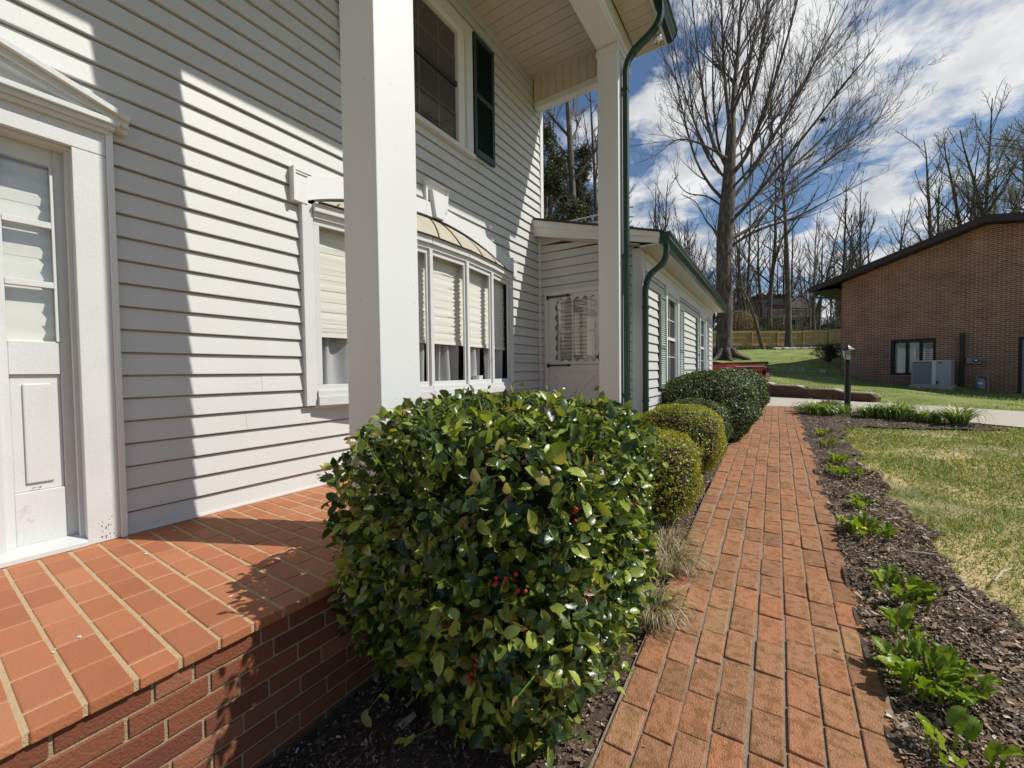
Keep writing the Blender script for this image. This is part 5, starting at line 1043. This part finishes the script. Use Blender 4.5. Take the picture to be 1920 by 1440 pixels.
for (pr, px, dep, sc, rz, lab) in [(PP, 1085, 22, 1.1, 1, 'thick pale trunk framed between white house corner and square column'), (PE, 1040, 30, 1.0, 2, 'dark evergreen beside the white house corner board'), (PE, 1120, 40, 1.1, 3.3, 'evergreen behind the far square column'), (PB, 1060, 34, 1.25, 4, 'forked bare tree behind the thick pale trunk'), (PA, 1105, 27, 1.1, 5, 'many limbed bare tree nearest the left side of the far column'), (PA, 1225, 45, .95, .5, 'bare tree right of the green downspout'), (PB, 1190, 38, 1.0, 2.5, 'bare tree half hidden by the green downspout'), (PA, 1290, 55, 1.0, 4.4, 'bare tree between downspout and the huge tree')]:
    x, y = tz_at(px, dep); plant(pr, 'evergreen_tree' if pr is PE else 'bare_tree', x, y, lab, GE, sc, rz, z=terr(x, y)-.1)
for (pr, px, dep, sc, rz, lab) in [(PE, 1030, 24, .95, 4, 'nearest dark evergreen touching the white house corner'), (PE, 1062, 33, 1.25, .7, 'tall evergreen behind the thick pale trunk'), (PA, 1048, 29, 1.1, 2.2, 'twiggy bare tree beside the white house corner'), (PB, 1098, 36, 1.3, 5.1, 'bare tree close to the left edge of the far column'), (PA, 1075, 42, 1.4, 3.9, 'tallest bare tree in the gap above the wing roof'), (PA, 1255, 38, .95, 1.9, 'bare tree over the long gutter left of the huge tree'), (PB, 1315, 44, 1.0, 3.1, 'bare tree just left of the huge trunk')]:
    x, y = tz_at(px, dep); plant(pr, 'evergreen_tree' if pr is PE else 'bare_tree', x, y, lab, GE, sc, rz)
x, y = tz_at(1322, 60); plant(PE, 'evergreen_tree', x, y, 'dark evergreen low behind the end of the long gutter', GE, .75, 1.2)
x, y = tz_at(1300, 52); plant(PE, 'evergreen_tree', x, y, 'brownish evergreen above the long gutter', GE, .72, 3.2)

# bushes by the fence and bare shrub
def bbush(px, dep, half, n, leaf, m, label, seed, group='bushes behind and along the fence'):
    x, y = tz_at(px, dep); z = terr(x, y); c = (x, y, z+half[2]*.8); shrub('bush', c, half, n, leaf, m, label, 'bush', group, seed, e=2.2, inner=.45, stem=False, cs=.55)
bbush(1388, 50, (2.2, 2, 2.6), 9000, .16, M['ochre'], 'tall tan leaved bush just right of the huge trunk', 71)
bbush(1412, 45, (2.0, 1.2, 1.3), 6000, .13, M['bush'], 'dark green bush behind the left end of the wooden fence', 72)
bbush(1462, 45, (1.5, 1.2, 1.5), 6000, .13, M['bush'], 'rounded light green bush over the fence left of the pole straight tree', 73)
bbush(1555, 48, (2.6, 1.6, 1.9), 8000, .13, M['bush'], 'large dark bush over the fence beside the brick house', 74)
bbush(1508, 47, (1.8, 1.4, 1.3), 6000, .13, M['bush'], 'dark evergreen bush over the fence right of the pole straight tree', 75)
bx, by = 5.25, 26.4; bzz = terr(bx, by); bs = empty('bare_shrub', (bx, by, bzz), 'rounded leafless twiggy shrub on the grass left of the brick house corner', 'bush'); out = []
rg = np.random.default_rng(77)
for i in range(26):
    a = rg.uniform(0, 6.28); o = np.array([math.cos(a)*rg.uniform(.2, 1.3), math.sin(a)*rg.uniform(.2, 1.3), 1.]); o /= np.linalg.norm(o); Q = [np.array([bx, by, bzz])]; d = o.copy()
    for k in range(5): d = d+rg.normal(size=3)*.1; d /= np.linalg.norm(d); Q.append(Q[-1]+d*.18)
    l_ = (np.array(Q), np.linspace(.02, .008, 6)); out.append(l_); spawn(l_, rg, 1, 3, out, (4, 7, 9), .12, .5, .006, .2, .8)
tubes('twigs', out, M['bark'], bs, .05, ks=(3, 5)); idx = rg.integers(0, len(out), 9000); tp = np.array([out[i][0][-1] for i in idx])+rg.normal(size=(9000, 3))*.07
scatter('dead_leaves', tp, rdir(9000), rdir(9000), rg.uniform(.02, .05, 9000), SM_V, SM_F, mat('dark brown dead leaves', (.06, .045, .028), .9), bs)

# ------------------------------------------------------------------ fence
fa, fb = np.array([-9., 37.6]), np.array([15., 53.3]); fL = np.linalg.norm(fb-fa); fd = (fb-fa)/fL; frz = math.atan2(fd[1], fd[0])
fn = empty('wooden_fence', (fa[0], fa[1], terr(*fa)), 'tall new pine board fence across the far side of the back lawn', 'fence', None, frz); XF = Wm(fn); z00 = terr(*fa)
mb = MB(XF); rails = MB(XF); u = 0.
while u < fL:
    pt = fa+fd*(math.floor(u/2.4)*2.4+1.2); z = terr(*pt)-z00; mb.box(u, u+.137, 0, .02, z-.1, z+1.72+random.uniform(-.008, .008)); u += .142
u = 0.
while u < fL:
    pt = fa+fd*(u+1.2); z = terr(*pt)-z00
    for h in (.35, 1.0, 1.5): rails.box(u, u+2.4, -.045, -.002, z+h, z+h+.085)
    MB(XF).box(u-.05, u+.05, -.14, -.046, z-.3, z+1.62).build('post', M['fence'], fn); u += 2.4
mb.build('boards', M['fence'], fn); rails.build('rails', M['fence'], fn)
# ground cover border
n = 9000; t = rg.random(n)*17; q = fa[None]+fd[None]*(t[:, None]+6)+np.c_[fd[1]*np.ones(n), -fd[0]*np.ones(n)]*(1.4+rg.random(n)[:, None]*1.6); z = bz(q[:, 0], q[:, 1])+rg.uniform(.0, .28, n)
tag(scatter('ground_cover', np.c_[q, z], rdir(n), rdir(n), rg.uniform(.06, .14, n), SM_V, SM_F, M['bush'], kind='stuff'), 'low leafy ground cover border in front of the wooden fence')
P, nr, td, s_ = chips(260, lambda n: np.c_[RNG.uniform(2.46, 3.38, n), RNG.uniform(.9, 9, n)], lambda x, y: gz(x, y)+.002, .010)
tag(scatter('leaf_litter', P, nr, td, s_, CH_V, CH_F, M['lit'], kind='stuff', wid=s_*.35), 'small dry leaf bits scattered over the brick path')
n = 500; t = rg.random(n)*12; q = fa[None]+fd[None]*(t[:, None]+12)+np.c_[fd[1]*np.ones(n), -fd[0]*np.ones(n)]*(3.1+rg.random(n)[:, None]*.35); z = bz(q[:, 0], q[:, 1])+.05
tag(scatter('edging_stones', np.c_[q, z], np.array([0, 0, 1.])+rg.normal(size=(n, 3))*.3, rdir(n), rg.uniform(.12, .3, n), [(-.5, -.4, 0), (.5, -.4, 0), (.4, .5, 0), (-.5, .4, 0), (-.3, -.3, .5), (.3, -.2, .5), (.3, .3, .45), (-.3, .3, .5)], [(4, 5, 6, 7), (0, 1, 5, 4), (1, 2, 6, 5), (2, 3, 7, 6), (3, 0, 4, 7)], M['stone'], kind='stuff'), 'pale edging stones along the border in front of the fence')
# stones and litter at the shaded corner
n = 18; x = rg.uniform(3.2, 5.1, n); y = rg.uniform(21.2, 22.2, n); z = bz(x, y)+.02
tag(scatter('edging_stones', np.c_[x, y, z], np.array([0, 0, 1.])+rg.normal(size=(n, 3))*.4, rdir(n), rg.uniform(.05, .16, n), [(-.5, -.4, 0), (.5, -.4, 0), (.4, .5, 0), (-.5, .4, 0), (-.3, -.3, .5), (.3, -.2, .5), (.3, .3, .45), (-.3, .3, .5)], [(4, 5, 6, 7), (0, 1, 5, 4), (1, 2, 6, 5), (2, 3, 7, 6), (3, 0, 4, 7)], M['stone'], kind='stuff'), 'loose stones on the ground near the brick house corner')

# ------------------------------------------------------------------ far grey house
hp = at(1425, 640, 58); hz = terr(hp[0], hp[1]); grz = math.atan2(CR[1], CR[0])
gh = empty('grey_house', (hp[0], hp[1], hz-.5), 'distant grey sided house with a raised deck behind the fence', 'house', None, grz); XH = Wm(gh)
k_ = 58/FPX
def hb(x0, x1, y0, y1, d0, d1, nm, m):   # pixel style extents on the front plane
    zt = lambda yy: (692-yy)*k_-(hz-.5)-.0
    return MB(XH).box((x0-1425)*k_, (x1-1425)*k_, d0, d1, zt(y1), zt(y0)).build(nm, m, gh)
hb(1426, 1468, 560, 700, 0, 7, 'wall', M['greysiding']); hb(1452, 1560, 572, 700, 2, 10, 'wall', M['greysiding'])
hb(1420, 1474, 553, 560, -.4, 7.4, 'roof', M['shingle'])
zt = lambda yy: (692-yy)*k_-(hz-.5)
MB(XH).hexa([(27*k_, 1.5, zt(575)), (140*k_, 1.5, zt(575)), (140*k_, 10.5, zt(575)), (27*k_, 10.5, zt(575)), (45*k_, 5, zt(548)), (130*k_, 5, zt(548)), (130*k_, 7, zt(548)), (45*k_, 7, zt(548))]).build('roof', M['shingle'], gh)
hb(1422, 1500, 594, 598, -2.2, 0, 'deck', M['deck']); hb(1422, 1500, 584, 586, -2.25, -2.15, 'deck_rail', M['deck']); hb(1448, 1475, 572, 594, -.3, -.05, 'awning', M['redleaf'])
for x in (1424, 1450, 1475, 1498): hb(x, x+1.5, 598, 690, -2.2, -2.0, 'deck_post', M['deck'])
mb = MB(XH)
for i in range(40): x = 1423+i*1.95; mb.box((x-1425)*k_, (x+.7-1425)*k_, -2.22, -2.18, zt(594), zt(586))
mb.build('balusters', M['deck'], gh)
for (x0, x1, y0, y1) in ((1501, 1508, 596, 607), (1530, 1538, 590, 604), (1434, 1444, 566, 578)):
    w_ = hb(x0-1, x1+1, y0-1, y1+1, (1.9 if x0 > 1460 else -.1), (1.99 if x0 > 1460 else -.01), 'window', M['trim'])
    MB(XH).box((x0-1425)*k_, (x1-1425)*k_, (1.85 if x0 > 1460 else -.14), (1.89 if x0 > 1460 else -.11), zt(y1), zt(y0)).build('pane', M['dark'], w_)
